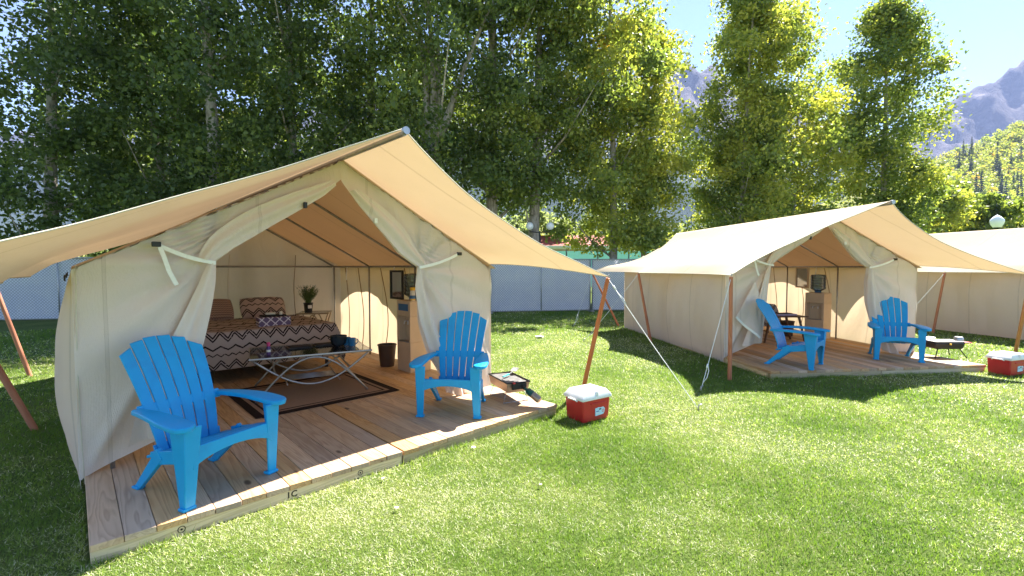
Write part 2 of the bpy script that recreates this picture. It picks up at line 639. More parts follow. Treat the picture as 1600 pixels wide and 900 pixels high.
k = NT("lawn")
v_ = k.coord()
n1 = k.noise(v_, 0.9, 6, 0.65)
n2 = k.noise(v_, 22, 6, 0.75)
n3 = k.noise(v_, 120, 3, 0.7)
c_ = k.mix(k.ramp(n2, [(0.3, 0.0), (0.7, 1.0)]), (0.055, 0.10, 0.018), (0.165, 0.24, 0.05))
c_ = k.mix(k.ramp(n1, [(0.45, 0.0), (0.72, 0.55)]), c_, (0.32, 0.33, 0.11))
c_ = k.mix(k.ramp(n3, [(0.35, 0.55), (0.65, 0.0)]), c_, (0.07, 0.085, 0.025))
k.bsdf(c_, 0.9, 0, k.bump(k.math('ADD', n2, n3), 0.9, 0.03), 0.15)
M_lawn = k.m

k = NT("windscreen_mesh")
x_, y_, z_ = k.sep(k.coord())
fa = k.math('ABSOLUTE', k.math('SUBTRACT', k.math('FRACT', k.math('DIVIDE', k.math('ADD', x_, z_), 0.085)), 0.5))
fb = k.math('ABSOLUTE', k.math('SUBTRACT', k.math('FRACT', k.math('DIVIDE', k.math('SUBTRACT', x_, z_), 0.085)), 0.5))
m_ = k.math('MAXIMUM', k.math('LESS_THAN', fa, 0.085), k.math('LESS_THAN', fb, 0.085))
cl_ = k.noise(k.coord(), 2.2, 5, 0.65)
c_ = k.ramp(cl_, [(0.3, (0.76, 0.78, 0.93)), (0.7, (0.88, 0.89, 0.97))])
c_ = k.mix(k.math('MULTIPLY', m_, 0.75), c_, (0.22, 0.24, 0.32))
d_ = k.n("ShaderNodeBsdfDiffuse"); k.l(c_, d_.inputs[0])
t_ = k.n("ShaderNodeBsdfTranslucent"); k.l(c_, t_.inputs[0])
mx_ = k.n("ShaderNodeMixShader"); mx_.inputs[0].default_value = 0.45
k.l(d_.outputs[0], mx_.inputs[1]); k.l(t_.outputs[0], mx_.inputs[2]); k.l(mx_.outputs[0], k.out.inputs[0])
M_screen = k.m

k = NT("mountain_rock")
v_ = k.coord()
n1 = k.noise(v_, 0.004, 8, 0.65)
n2 = k.noise(k.mapping(v_, (1, 1, 0.4)), 0.016, 10, 0.75, 0.8)
gx, gy, gz = k.sep(k.n("ShaderNodeNewGeometry").outputs['Normal'])
px_, py_, pz_ = k.sep(v_)
rock = k.ramp(n2, [(0.35, (0.055, 0.05, 0.062)), (0.55, (0.12, 0.105, 0.115)), (0.68, (0.27, 0.23, 0.22))])
forest = k.ramp(k.noise(v_, 0.05, 5), [(0.3, (0.03, 0.05, 0.03)), (0.7, (0.06, 0.085, 0.04))])
tl = k.math('SUBTRACT', k.math('MULTIPLY_ADD', n1, 500.0, 250.0), pz_)
c_ = k.mix(k.math('MULTIPLY', tl, 0.012, clamp=True), rock, forest)
k.bsdf(c_, 0.95, 0, k.bump(n2, 1.0, 25.0), 0.1)
M_rock = k.m

k = NT("hill_ground")
v_ = k.coord()
f_ = k.noise(v_, 0.03, 6, 0.65)
k.bsdf(k.ramp(f_, [(0.35, (0.10, 0.13, 0.03)), (0.7, (0.22, 0.21, 0.05))]), 0.95, 0, None, 0.1)
M_hill = k.m


# ------------------------------------------------------------------ numpy leaf-quad mesh
def quad_cloud(name, P, size, tint, m, parent=None, aspect=0.62, flat=0.0, seed=0, up_bias=0.0):
    """one mesh of many small diamond-shaped leaves at points P"""
    g = np.random.default_rng(seed)
    n = len(P)
    a = g.normal(size=(n, 3))
    a[:, 2] *= (1 - flat)
    a /= np.linalg.norm(a, axis=1)[:, None]
    b = g.normal(size=(n, 3))
    b -= (b * a).sum(1)[:, None] * a
    b /= np.linalg.norm(b, axis=1)[:, None] + 1e-9
    c = np.cross(a, b)
    sz = (size * g.uniform(0.65, 1.3, n))[:, None]
    V = np.empty((n, 4, 3), np.float32)
    V[:, 0] = P - a * sz
    V[:, 1] = P + b * sz * aspect + c * sz * 0.12
    V[:, 2] = P + a * sz
    V[:, 3] = P - b * sz * aspect + c * sz * 0.12
    me = bpy.data.meshes.new(name)
    me.vertices.add(4 * n)
    me.vertices.foreach_set('co', V.reshape(-1))
    me.loops.add(4 * n)
    me.loops.foreach_set('vertex_index', np.arange(4 * n, dtype=np.int32))
    me.polygons.add(n)
    me.polygons.foreach_set('loop_start', np.arange(0, 4 * n, 4, dtype=np.int32))
    me.update(calc_edges=True)
    at = me.attributes.new('tint', 'FLOAT', 'POINT')
    at.data.foreach_set('value', np.repeat(tint.astype(np.float32), 4))
    me.materials.append(m)
    o = bpy.data.objects.new(name, me)
    COL.objects.link(o)
    if parent: o.parent = parent
    return o


# ------------------------------------------------------------------ ground, lawn
mb = MB()
GS = 4000.0
mb.add([(-GS, -60, 0), (GS, -60, 0), (GS, GS, 0), (-GS, GS, 0)], [(0, 1, 2, 3)])
ground = mb.build("ground", M_lawn)
tag(ground, kind='structure')


def build_grass():
    g = np.random.default_rng(3)
    bands = [(1.3, 3.2, 16000, 0.022, 0.0033), (3.2, 4.6, 10500, 0.024, 0.0042), (4.6, 7.0, 5000, 0.027, 0.006), (7.0, 10.5, 1600, 0.033, 0.0102), (10.5, 16.4, 420, 0.05, 0.018)]
    Ps, Ls, Ws = [], [], []
    for r0, r1, dens, ln_, wd in bands:
        ang = R(57)
        n = int(dens * ang * (r1 * r1 - r0 * r0))
        rr = np.sqrt(g.uniform(r0 * r0, r1 * r1, n))
        th = g.uniform(-ang, ang, n)
        x, y = rr * np.sin(th), rr * np.cos(th)
        keep = np.ones(n, bool)
        for F, wdk, dpt in ((F1, 3.66, 5.56), (F2, 3.46, 5.5)):
            dx, dy = x - F.o[0], y - F.o[1]
            s = dx * F.c + dy * F.s
            t = -dx * F.s + dy * F.c
            keep &= ~((s > -0.01) & (s < wdk + 0.01) & (t > -0.01) & (t < dpt))
        x, y = x[keep], y[keep]
        Ps.append(np.stack([x, y], 1))
        Ls.append(np.full(len(x), ln_))
        Ws.append(np.full(len(x), wd))
    # unmown tufts along the deck edges, pole feet and coolers
    tuft = []
    for F, wdk in ((F1, 3.66), (F2, 3.46)):
        for s0, t0, s1, t1, n_ in ((-.03, -.03, wdk + .03, -.03, 2600), (wdk + .03, -.02, wdk + .03, 1.4, 900), (-.04, 0, -.04, 5.4, 1500)):
            q = g.uniform(0, 1, n_)
            ss = s0 + (s1 - s0) * q + g.normal(0, .016, n_)
            tt = t0 + (t1 - t0) * q + g.normal(0, .016, n_)
            m_ok = (g.uniform(0, 1, n_) < .35 + .65 * (np.sin(q * 23 + F.a * 9) > -.1))
            ss, tt = ss[m_ok], tt[m_ok]
            tuft.append(np.stack([F.o[0] + ss * F.c - tt * F.s, F.o[1] + ss * F.s + tt * F.c], 1))
    for cx_, cy_ in ((.775, 4.73), (7.18, 6.72)):
        th = g.uniform(0, 6.28, 500)
        tuft.append(np.stack([cx_ + .235 * np.cos(th) + g.normal(0, .02, 500), cy_ + .20 * np.sin(th) + g.normal(0, .02, 500)], 1))
    tuft = np.concatenate(tuft)
    Ps.append(tuft); Ls.append(np.full(len(tuft), .052)); Ws.append(np.full(len(tuft), .0048))
    P = np.concatenate(Ps); L = np.concatenate(Ls); Wd = np.concatenate(Ws)
    n = len(P)
    L = L * g.uniform(0.55, 1.35, n)
    az = g.uniform(0, 2 * np.pi, n)
    lean = np.abs(g.normal(0.75, 0.35, n))
    dirx, diry = np.cos(az), np.sin(az)
    az2 = az + np.pi / 2 + g.normal(0, 0.5, n)
    # patchiness by summed sines at random directions
    pat = np.zeros(n)
    for i in range(26):
        fr = g.uniform(0.6, 5.5)
        th = g.uniform(0, 2 * np.pi)
        pat += np.sin(fr * (P[:, 0] * np.cos(th) + P[:, 1] * np.sin(th)) + g.uniform(0, 6.3)) / (0.7 + 0.35 * fr)
    pat /= pat.std()
    L = L * (1 + 0.16 * np.clip(pat, -1.6, 1.6) * -1)
    fine = np.zeros(n)
    for i in range(22):
        fr = g.uniform(8, 40)
        th = g.uniform(0, 2 * np.pi)
        fine += np.sin(fr * (P[:, 0] * np.cos(th) + P[:, 1] * np.sin(th)) + g.uniform(0, 6.3))
    fine /= fine.std()
    tint = 0.44 + 0.13 * pat + 0.07 * fine + g.normal(0, 0.10, n)
    dry = g.uniform(0, 1, n) < np.clip(0.24 + 0.18 * pat + 0.06 * fine, 0.04, 0.75)
    tint = np.where(dry, g.uniform(0.80, 1.0, n), np.clip(tint, 0, 0.76))
    lean = np.where(dry, lean + 0.5, lean)
    h = L * np.cos(np.minimum(lean, 1.45))
    d = L * np.sin(np.minimum(lean, 1.45))
    V = np.zeros((n, 3, 3), np.float32)
    ox, oy = np.cos(az2) * Wd / 2, np.sin(az2) * Wd / 2
    V[:, 0, 0] = P[:, 0] - ox; V[:, 0, 1] = P[:, 1] - oy; V[:, 0, 2] = 0.001
    V[:, 1, 0] = P[:, 0] + ox; V[:, 1, 1] = P[:, 1] + oy; V[:, 1, 2] = 0.001
    V[:, 2, 0] = P[:, 0] + dirx * d; V[:, 2, 1] = P[:, 1] + diry * d; V[:, 2, 2] = h + 0.004
    me = bpy.data.meshes.new("grass")
    me.vertices.add(3 * n)
    me.vertices.foreach_set('co', V.reshape(-1))
    me.loops.add(3 * n)
    me.loops.foreach_set('vertex_index', np.arange(3 * n, dtype=np.int32))
    me.polygons.add(n)
    me.polygons.foreach_set('loop_start', np.arange(0, 3 * n, 3, dtype=np.int32))
    me.update(calc_edges=True)
    at = me.attributes.new('tint', 'FLOAT', 'POINT')
    at.data.foreach_set('value', np.repeat(tint.astype(np.float32), 3))
    me.materials.append(M_grass)
    o = bpy.data.objects.new("grass", me)
    COL.objects.link(o)
    tag(o, "short mown lawn grass with dry pale clippings in front of the tents", "grass", kind='stuff')


build_grass()


# ------------------------------------------------------------------ terrain: mountain and aspen hillside
def strip_terrain(name, y0, y1, slope_fn, m, nx, ny, amp, freq, a0=-2.2, a1=2.2, peak=0.75):
    mb = MB()

    def fn(u, v):
        a = lerp(a0, a1, u)
        y = lerp(y0, y1, v)
        x = a * lerp(y0, y1, peak)
        f = v / peak if v < peak else 1 - 0.25 * (v - peak) / (1 - peak)
        f = f ** 1.15
        yy = lerp(y0, y1, peak)
        hh = slope_fn(a) * yy * f
        nn = mnoise.fractal(Vector((x * freq, y * freq, 3.1)), 1.0, 2.1, 6)
        rg = abs(mnoise.fractal(Vector((x * freq * 1.7, y * freq * 0.8, 9.2)), 1.0, 2.1, 5))
        hh += amp * (nn * 0.6 - rg * 0.9 + 0.2) * min(1, f * 1.4) * min(1.0, slope_fn(a) / 0.3)
        return (x, y, max(hh, -0.5 if v < 0.02 else 0.2) if v > 0 else -0.5)
    mb.grid(nx, ny, fn)
    o = mb.build(name, m, smooth='all', fixn=False)
    tag(o, kind='structure')
    return o


MT_A = [-2.2, -1.2, -0.8, -0.45, -0.1, 0.2, 0.39, 0.5, 0.62, 0.72, 0.82, 0.94, 1.0, 1.1, 1.25, 1.5, 2.2]
MT_S = [0.22, 0.26, 0.31, 0.34, 0.38, 0.41, 0.43, 0.39, 0.33, 0.28, 0.29, 0.355, 0.39, 0.455, 0.56, 0.50, 0.3]
strip_terrain("mountain", 1300, 2700, lambda a: interp(a, MT_A, MT_S), M_rock, 460, 110, 100, 0.0042)
HL_A = [-2.2, -0.3, 0.3, 0.6, 0.8, 0.93, 1.0, 1.1, 1.3, 2.2]
HL_S = [0.06, 0.06, 0.07, 0.12, 0.18, 0.235, 0.265, 0.315, 0.36, 0.2]
HY0, HY1, HPK = 110.0, 620.0, 0.8
hill_slope = lambda a: interp(a, HL_A, HL_S)
strip_terrain("hillside", HY0, HY1, hill_slope, M_hill, 160, 40, 9, 0.012, -1.9, 1.9, HPK)


def hill_h(x, y):
    v = (y - HY0) / (HY1 - HY0)
    yy = lerp(HY0, HY1, HPK)
    a = x / yy
    f = (v / HPK if v < HPK else 1 - 0.25 * (v - HPK) / (1 - HPK)) ** 1.15
    return hill_slope(a) * yy * f


def aspen_forest():
    g = np.random.default_rng(21)
    Pn, Tn = [], []
    cnt = 0
    while cnt < 5200:
        y = g.uniform(118, 520)
        x = (g.uniform(0.78, 1.3) if cnt % 3 else g.uniform(-0.8, 1.6)) * y
        h = g.uniform(7, 12)
        z0 = hill_h(x, y) - 1.0
        n = 46
        q = g.normal(size=(n, 3))
        q /= np.linalg.norm(q, axis=1)[:, None]
        q *= g.uniform(0.55, 1.0, (n, 1))
        q *= np.array([3.1, 3.1, h * 0.45])
        q += np.array([x, y, z0 + h * 0.6])
        Pn.append(q)
        Tn.append(np.clip(np.full(n, g.normal(0.76, 0.07)) + g.normal(0, 0.05, n), 0.3, 0.97))
        cnt += 1
    o = quad_cloud("aspen_forest", np.concatenate(Pn), 0.85, np.concatenate(Tn), M_leaf, seed=5, aspect=0.8)
    tag(o, "yellow-green aspen wood covering the hillside below the mountain", "forest", kind='stuff')


aspen_forest()


def conifer_mesh(seed, layers=15):
    g = random.Random(seed)
    mb = MB()
    tint = []
    for i in range(layers):
        f = i / (layers - 1)
        z = 0.08 + 0.88 * f
        r = 0.15 * (1 - f) ** 0.85 + 0.012
        nb = 11
        for k_ in range(nb):
            a = 2 * math.pi * (k_ + g.random()) / nb
            rr = r * g.uniform(0.65, 1.2)
            w = 0.35
            p0 = (0, 0, z + 0.035)
            p1 = (rr * math.cos(a - w) * 0.75, rr * math.sin(a - w) * 0.75, z - 0.012)
            p2 = (rr * math.cos(a), rr * math.sin(a), z - 0.03 * g.uniform(0.5, 1.5))
            p3 = (rr * math.cos(a + w) * 0.75, rr * math.sin(a + w) * 0.75, z - 0.012)
            mb.add([p0, p1, p2, p3], [(0, 1, 2), (0, 2, 3)])
            tint += [0.1, 0.5, 1.0, 0.5]
    me = bpy.data.meshes.new("crown")
    me.from_pydata(mb.v, [], mb.f)
    at = me.attributes.new('tint', 'FLOAT', 'POINT')
    at.data.foreach_set('value', tint)
    me.materials.append(M_conifer)
    return me


CMESH = [conifer_mesh(i) for i in range(3)]
tm = MB()
tm.tube([(0, 0, -0.05), (0, 0, 0.5), (0, 0, 0.93)], [0.016, 0.01, 0.003], 6)
TMESH = tm.build("trunk", M_bark)
TME = TMESH.data
bpy.data.objects.remove(TMESH)


def conifer(x, y, z, h, label, group=None, i=0):
    r = empty("conifer_tree", (x, y, z), random.uniform(0, 6), label, "tree", group)
    r.scale = (h * random.uniform(0.85, 1.15),) * 2 + (h,)
    for nm, me in (("crown", CMESH[i % 3]), ("trunk", TME)):
        o = bpy.data.objects.new(nm, me)
        COL.objects.link(o)
        o.parent = r
        if nm == "crown": o['kind'] = 'stuff'


cg = random.Random(5)
for a0, a1, y0, y1, n, where in ((1.065, 1.13, 300, 470, 18, "in the largest dark clump on the aspen hillside at right"), (1.02, 1.06, 330, 450, 9, "in the upper dark clump halfway up the aspen hillside"),
                                (0.985, 1.02, 260, 400, 6, "in a loose group on the middle of the aspen hillside"), (0.94, 0.975, 455, 515, 6, "on the skyline where the hillside meets the mountain"),
                                (1.075, 1.12, 190, 250, 4, "low on the hillside at the right edge"), (0.95, 0.98, 220, 300, 3, "low on the hillside right of the lone poplar")):
    for j in range(n):
        y = cg.uniform(y0, y1)
        x = cg.uniform(a0, a1) * y
        conifer(x, y, hill_h(x, y) - 1, cg.uniform(17, 30), "dark narrow conifer " + where, "conifers " + where, j)


# ------------------------------------------------------------------ broadleaf trees
def leafy_tree(name, label, x, y, h, cr, zb, nleaf, seed, tbase=0.35, lean=(0, 0), fork=False, leaf=0.085, m=M_leaf, group=None, trunk_r=None, prof='column', limbs=10, yellow=0.0, nclump=None, dens=1.6, orange=0.0):
    g = np.random.default_rng(seed)
    root = empty(name, (x, y, 0), 0, label, "tree", group)
    tr = trunk_r or (0.012 * h + 0.04)

    def axis(z):
        f = z / h
        return np.array([lean[0] * f + 0.18 * math.sin(3.1 * f + seed), lean[1] * f + 0.15 * math.sin(2.3 * f + seed * 2), z])

    zt = h * 0.93
    mb = MB()
    if fork:
        zf = 6.2
        zs = np.linspace(-0.1, zf, 7)
        mb.tube([axis(z) for z in zs], [tr * lerp(1.2, 0.9, (z + .1) / (zf + .1)) for z in zs], 10)
        mb.build("trunk", M_bark, root, smooth='all')
        for (dx, dy, top, rr) in ((-0.75, 0.3, 0.92, 0.55), (-0.1, 0.0, 0.97, 0.6), (0.35, 0.3, 0.9, 0.5), (2.3, -0.2, 0.86, 0.62)):
            lb = MB()
            b0 = axis(zf - 0.25)
            pts, rs = [], []
            for q in np.linspace(0, 1, 8):
                zz = lerp(zf - 0.25, 13.2 * top, q)
                pts.append((b0[0] + dx * (q ** 0.8) + 0.12 * math.sin(5 * q + dx), b0[1] + dy * q, zz))
                rs.append(tr * rr * (1 - 0.85 * q))
            lb.tube(pts, rs, 8)
            lb.build("limb", M_bark, root, smooth='all')
    else:
        zs = np.linspace(-0.1, zt, 12)
        mb.tube([axis(max(z, 0)) * np.array([1, 1, 1]) + np.array([0, 0, min(z, 0)]) for z in zs], [tr * (1.25 if z < 0 else 1) * (1 - 0.9 * max(z, 0) / zt) + 0.012 for z in zs], 10)
        mb.build("trunk", M_bark, root, smooth='all')
    ncl = nclump or max(40, int(nleaf / 130))
    C = []
    for i in range(ncl):
        f = g.uniform(0, 1) ** 0.92
        z = lerp(zb, h, f)
        if prof == 'column':
            rad = cr * (0.62 + 0.5 * math.sin(math.pi * min(1, 0.12 + f * 0.62))) * (1.0 if f < 0.68 else max(0.14, 1 - ((f - 0.68) / 0.34) ** 1.5))
        else:
            rad = cr * math.sqrt(max(0.05, 1 - (2 * f - 1) ** 2))
        r = rad * math.sqrt(g.uniform(0.02, 1)) * g.uniform(0.72, 1.28)
        a = g.uniform(0, 2 * math.pi)
        c = axis(min(z, zt)) * np.array([1, 1, 0]) + np.array([r * math.cos(a), r * math.sin(a), z - 0.12 * r])
        C.append((c, r, z, f))
    # limbs to the outer clumps
    idx = g.permutation(ncl)[: limbs]
    for i in idx:
        c, r, z, f = C[i]
        z0 = max(zb * 0.6, z - 0.9 * r - 0.4)
        a0 = axis(min(z0, zt * 0.95))
        lb = MB()
        mid = (a0 + c) / 2 + np.array([0, 0, -0.10 * r])
        fr = 1 - 0.85 * min(1, z0 / zt)
        lb.tube([a0, mid, c], [max(0.014, tr * 0.36 * fr), max(0.01, tr * 0.22 * fr), 0.007], 6)
        lb.build("limb", M_bark, root, smooth='all')
    nleaf = int(nleaf * dens)
    wts = g.uniform(0.4, 1.6, ncl)
    cnts = (nleaf * wts / wts.sum()).astype(int)
    Ps, Ts = [], []
    for (c, r, z, f), n in zip(C, cnts):
        sg = np.array([0.40, 0.40, 0.30]) * g.uniform(0.5, 1.35) * (0.55 + 0.17 * cr)
        q = np.clip(g.normal(size=(n, 3)), -1.9, 1.9) * sg
        # leaf sprays droop a little away from the trunk
        q[:, 2] -= 0.10 * np.hypot(q[:, 0], q[:, 1])
        Ps.append(q + c)
        base = tbase + g.normal(0, 0.10) + yellow * max(0, g.normal(0.25, 0.5))
        Ts.append(np.clip(base + g.normal(0, 0.09, n), 0.0, 0.87 if g.uniform() > orange else 1.0))
    P = np.concatenate(Ps)
    keep = P[:, 2] > zb * 0.92 + 0.25 * np.sin(P[:, 0] * 3.0) + 0.2 * np.sin(P[:, 1] * 4.0)
    o = quad_cloud("crown", P[keep], leaf, np.concatenate(Ts)[keep], m, root, seed=seed + 99)
    o['kind'] = 'stuff'
    return root


GRP_T = "poplars in a row behind the fence"
TREES = [
    # label, x, y, h, cr, zb, n, tint, yellow, kwargs
    ("dark leafy poplar at the far left edge above the tent fly", -15.3, 15.6, 14.5, 2.9, 1.9, 32000, .30, 0, dict(dens=1.1)),
    ("dark poplar with a pale leaning trunk at the left of the row", -12.0, 16.4, 15.5, 2.6, 2.3, 31000, .32, 0, dict(dens=1.05, lean=(-1.9, 0.3), trunk_r=.17)),
    ("dark poplar with the thickest upright trunk left of the near tent's ridge", -9.9, 15.6, 16.5, 2.5, 2.2, 31000, .34, 0, dict(dens=1.05, trunk_r=.25)),
    ("dark poplar with a straight grey trunk just left of the ridge tip", -7.6, 16.6, 16.5, 2.4, 2.5, 30000, .36, .05, dict(dens=1.1, trunk_r=.2)),
    ("dark poplar filling the gap between the straight and forked trunks", -5.2, 18.0, 16.0, 2.3, 2.3, 26000, .38, .05, dict(dens=.9)),
    ("big poplar whose trunk forks into four limbs behind the ridge tip", -2.75, 17.0, 17.0, 3.1, 2.6, 34000, .40, .08, dict(dens=1.15, fork=True, trunk_r=.26)),
    ("green poplar to the right of the forked one, above the two globe lamps", 0.9, 18.4, 17.0, 2.6, 4.0, 31000, .44, .12, dict(dens=1.2)),
    ("tall dark poplar added just right of the forked one to shade the lawn at left", -0.9, 17.9, 18.5, 2.5, 3.9, 30000, .42, .1, dict(dens=1.2)),  # extra tree, put in so its shadow falls on the lawn at left
    ("yellowing poplar with orange leaves behind the gap between the two tents", 4.0, 19.2, 14.6, 2.4, 2.4, 26000, .62, .28, dict(orange=.12, trunk_r=.17)),
    ("second slim poplar close beside the orange-leaved one", 5.6, 20.3, 12.4, 1.9, 2.5, 15000, .64, .28, dict(orange=.05, trunk_r=.13)),
    ("tall sunlit poplar behind the left end of the middle tent's ridge", 11.3, 21.4, 14.2, 2.75, 2.0, 26000, .60, .28, dict(trunk_r=.17)),
    ("slim poplar with its own trunk left of the tall sunlit one", 10.1, 20.3, 15.0, 1.7, 2.4, 15000, .58, .28, dict(trunk_r=.12)),
    ("yellow-green poplar half hidden at the right of the tall sunlit one", 13.3, 22.4, 11.3, 1.9, 2.2, 14000, .66, .3, dict(trunk_r=.13)),
    ("rounded green poplar standing alone against the sky beside the mountain", 17.45, 22.2, 13.9, 2.05, 2.0, 27000, .54, .22, dict(trunk_r=.18)),
    ("poplar in the second row behind the leaning trunk", -16.5, 21.5, 12.0, 3.0, 2.5, 14000, .34, .1, dict(leaf=.11, dens=1.1)),
    ("poplar in the second row behind the straight trunk", -10.5, 22.5, 12.5, 2.8, 2.6, 13000, .36, .1, dict(leaf=.11, dens=1.1)),
    ("poplar in the second row behind the forked trunk", -4.2, 23.5, 12.0, 2.6, 3.0, 10000, .38, .1, dict(leaf=.11, dens=1.1)),
]
for i, (lab, x, y, h, cr, zb, n, tb, ye, kw) in enumerate(TREES):
    kw = dict(kw)
    lf = kw.pop('leaf', .080)
    leafy_tree("poplar_tree", lab, x, y, h, cr, zb, n, 100 + i, tbase=tb, yellow=ye, leaf=lf, group=GRP_T, limbs=14, **kw)

WIL = [("pale grey-green willow behind the two globe lamps", 2.0, 40, 6.0, 3.4), ("pale willow bush further left behind the globe lamps", -2.8, 42, 6.5, 3.6),
       ("pale willow beyond the fence behind the gap between the tents", 9.5, 44, 7.0, 3.6), ("pale bush seen below the dark poplars at far left", -32, 38, 5.0, 4.0), ("pale bush beyond the dark poplars behind the near tent", -19, 44, 6.5, 4.0)]
for i, (lab, x, y, h, cr) in enumerate(WIL):
    leafy_tree("willow_tree", lab, x, y, h, cr, 0.8, 5200, 300 + i, tbase=.5, leaf=.17, m=M_willow, prof='round', limbs=5, nclump=40)
ASP = [("yellow aspen left of the acorn lamp, right beside the lone poplar", 37.5, 41, 8.0, 3.0, .74), ("bright yellow-green aspen beyond the farthest tent's roof", 47, 50, 10.5, 3.4, .70),
       ("yellow aspen furthest right behind the acorn lamp", 58, 53, 9.0, 3.6, .72), ("low yellow aspen at the foot of the hillside", 62, 66, 11, 4.0, .76),
       ("grey-green bushy tree just left of the acorn lamp", 41.5, 40.5, 7.8, 2.3, .58), ("green bushy tree at right edge of the view under the hillside", 50, 44.5, 5.2, 2.6, .64)]
for i, (lab, x, y, h, cr, tb) in enumerate(ASP):
    leafy_tree("aspen_tree", lab, x, y, h, cr, 0.9, 6500, 340 + i, tbase=tb, leaf=.19, prof='round', limbs=5, nclump=48, yellow=.1)

# ------------------------------------------------------------------ chain-link fence with windscreen
FENCE_H = 1.83


def fence_panel_meshes(w):
    ms = {}
    b = MB(); b.tube([(0, 0, 0), (0, 0, FENCE_H)], .022, 8); ms['post'] = b
    b = MB(); b.tube([(0, 0, FENCE_H), (w, 0, FENCE_H)], .018, 8); ms['top_rail'] = b
    b = MB(); b.tube([(0, 0, .06), (w, 0, .06)], .018, 8); ms['bottom_rail'] = b
    b = MB(); b.tube([(w / 2, 0.0, .06), (w / 2, 0.0, FENCE_H)], .014, 8); ms['middle_brace'] = b
    b = MB(); b.box((0, 0, .02), (.1, .5, .04)); ms['foot_plate'] = b

    def fn(u, v):
        return (0.03 + u * (w - .06), .045 + .012 * math.sin(9 * u + 3 * v) + .02 * nz(u * 7, v * 3), 0.05 + v * (FENCE_H - .07))
    b = MB(); b.grid(24, 8, fn); ms['windscreen'] = b
    return ms


PW = 3.6
ms = fence_panel_meshes(PW)
proto = empty("fence_panel", (0, 0, 0))
for nm in ('top_rail', 'bottom_rail', 'middle_brace'):
    ms[nm].build(nm, M_steel, proto, smooth='all')
ms['windscreen'].build('windscreen', M_screen, proto, smooth='all', fixn=False)
for xx in (0.03, PW - 0.03):
    ms['post'].build('post', M_steel, proto, smooth='all', loc=(xx, 0, 0))
    ms['foot_plate'].build('foot_plate', M_steel, proto, loc=(xx, 0, 0))
fd = math.atan2(3.0, 16.8)
fx, fy = 2.78, 16.38
pan = []
for i in range(7):
    pan.append((fx - (i + 1) * PW * math.cos(fd), fy - (i + 1) * PW * math.sin(fd), fd))
for i in range(3):
    pan.append((fx + .005 + i * (PW + .005), fy - .01, R(-1)))
FLAB = ["blue screened chain-link panel meeting the near tent's fly corner post", "blue screened chain-link panel right behind the near tent's right wall", "blue screened panel hidden mostly behind the near tent",
        "blue screened panel behind the back of the near tent", "blue screened panel behind the near tent's left half", "blue screened panel at far left beside the near tent's left wall", "blue screened panel at the left edge behind two leaning poles",
        "blue screened panel left behind the middle tent's rear corner", "blue screened panel behind the middle tent", "blue screened panel beyond the middle tent on the right"]
for i, (x, y, a) in enumerate(pan):
    o = proto if i == 0 else copy_tree(proto)
    o.location = (x, y, 0)
    o.rotation_euler = (0, 0, a)
    tag(o, FLAB[i] if i < len(FLAB) else "blue screened panel beyond the middle tent on the right", "fence", "chain-link fence panels with blue windscreen")

# teal windscreen fence and red-roofed shed beyond
M_tealscreen = canvas("teal_screen", (0.13, 0.36, 0.33), (0.15, 0.40, 0.36), 0.3, 0.1)
r = empty("court_fence", (0, 30, 0), 0, "taller teal screened court fence beyond the blue fence", "fence")
for i in range(9):
    b = MB(); b.grid(8, 4, lambda u, v: (1.5 + i * 2 + .04 + u * 1.92, .02 * nz(u * 5 + i, v * 3), .3 + v * 2.3)); b.build("screen_panel", M_tealscreen, r, fixn=False)
    b = MB(); b.tube([(1.5 + i * 2, 0, 0), (1.5 + i * 2, 0, 2.75)], .04, 8); b.build("post", M_dsteel, r, smooth='all')
b = MB(); b.box((10.5, 0, 2.78), (18.4, .12, .12)); b.build("top_rail", M_white, r)
M_redroof = simple("red_roof", (0.34, 0.065, 0.05), 0.7, var=0.2, scale=2)
M_shed = simple("tan_shed_wall", (0.42, 0.33, 0.24), 0.8)
r = empty("shed", (4.6, 40, 0), 0, "low shed with a red sloping roof beyond the teal fence", "building")
b = MB(); b.box((0, 0, 1.6), (5.6, 4, 3.2)); b.build("wall", M_shed, r)
b = MB(); b.prism([(-2.5, 3.25), (2.5, 3.25), (0, 4.3)], 'x', -3.2, 3.2); b.build("roof", M_redroof, r)
b = MB(); b.box((0, -2.56, 3.2), (6.4, .08, .2)); b.build("fascia", M_white, r)
b = MB(); b.box((-1.4, -2.03, 1.5), (1.0, .06, 1.1)); b.build("window", M_glass, r)
r = empty("shed", (63, 66, 0), R(-20), "small dark-red roofed shed half hidden by yellow aspens at right", "building")
b = MB(); b.box((0, 0, 1.5), (5, 4, 3)); b.build("wall", M_shed, r)
b = MB(); b.prism([(-2.4, 3.0), (2.4, 3.0), (0, 4.4)], 'x', -2.9, 2.9); b.build("roof", M_redroof, r)


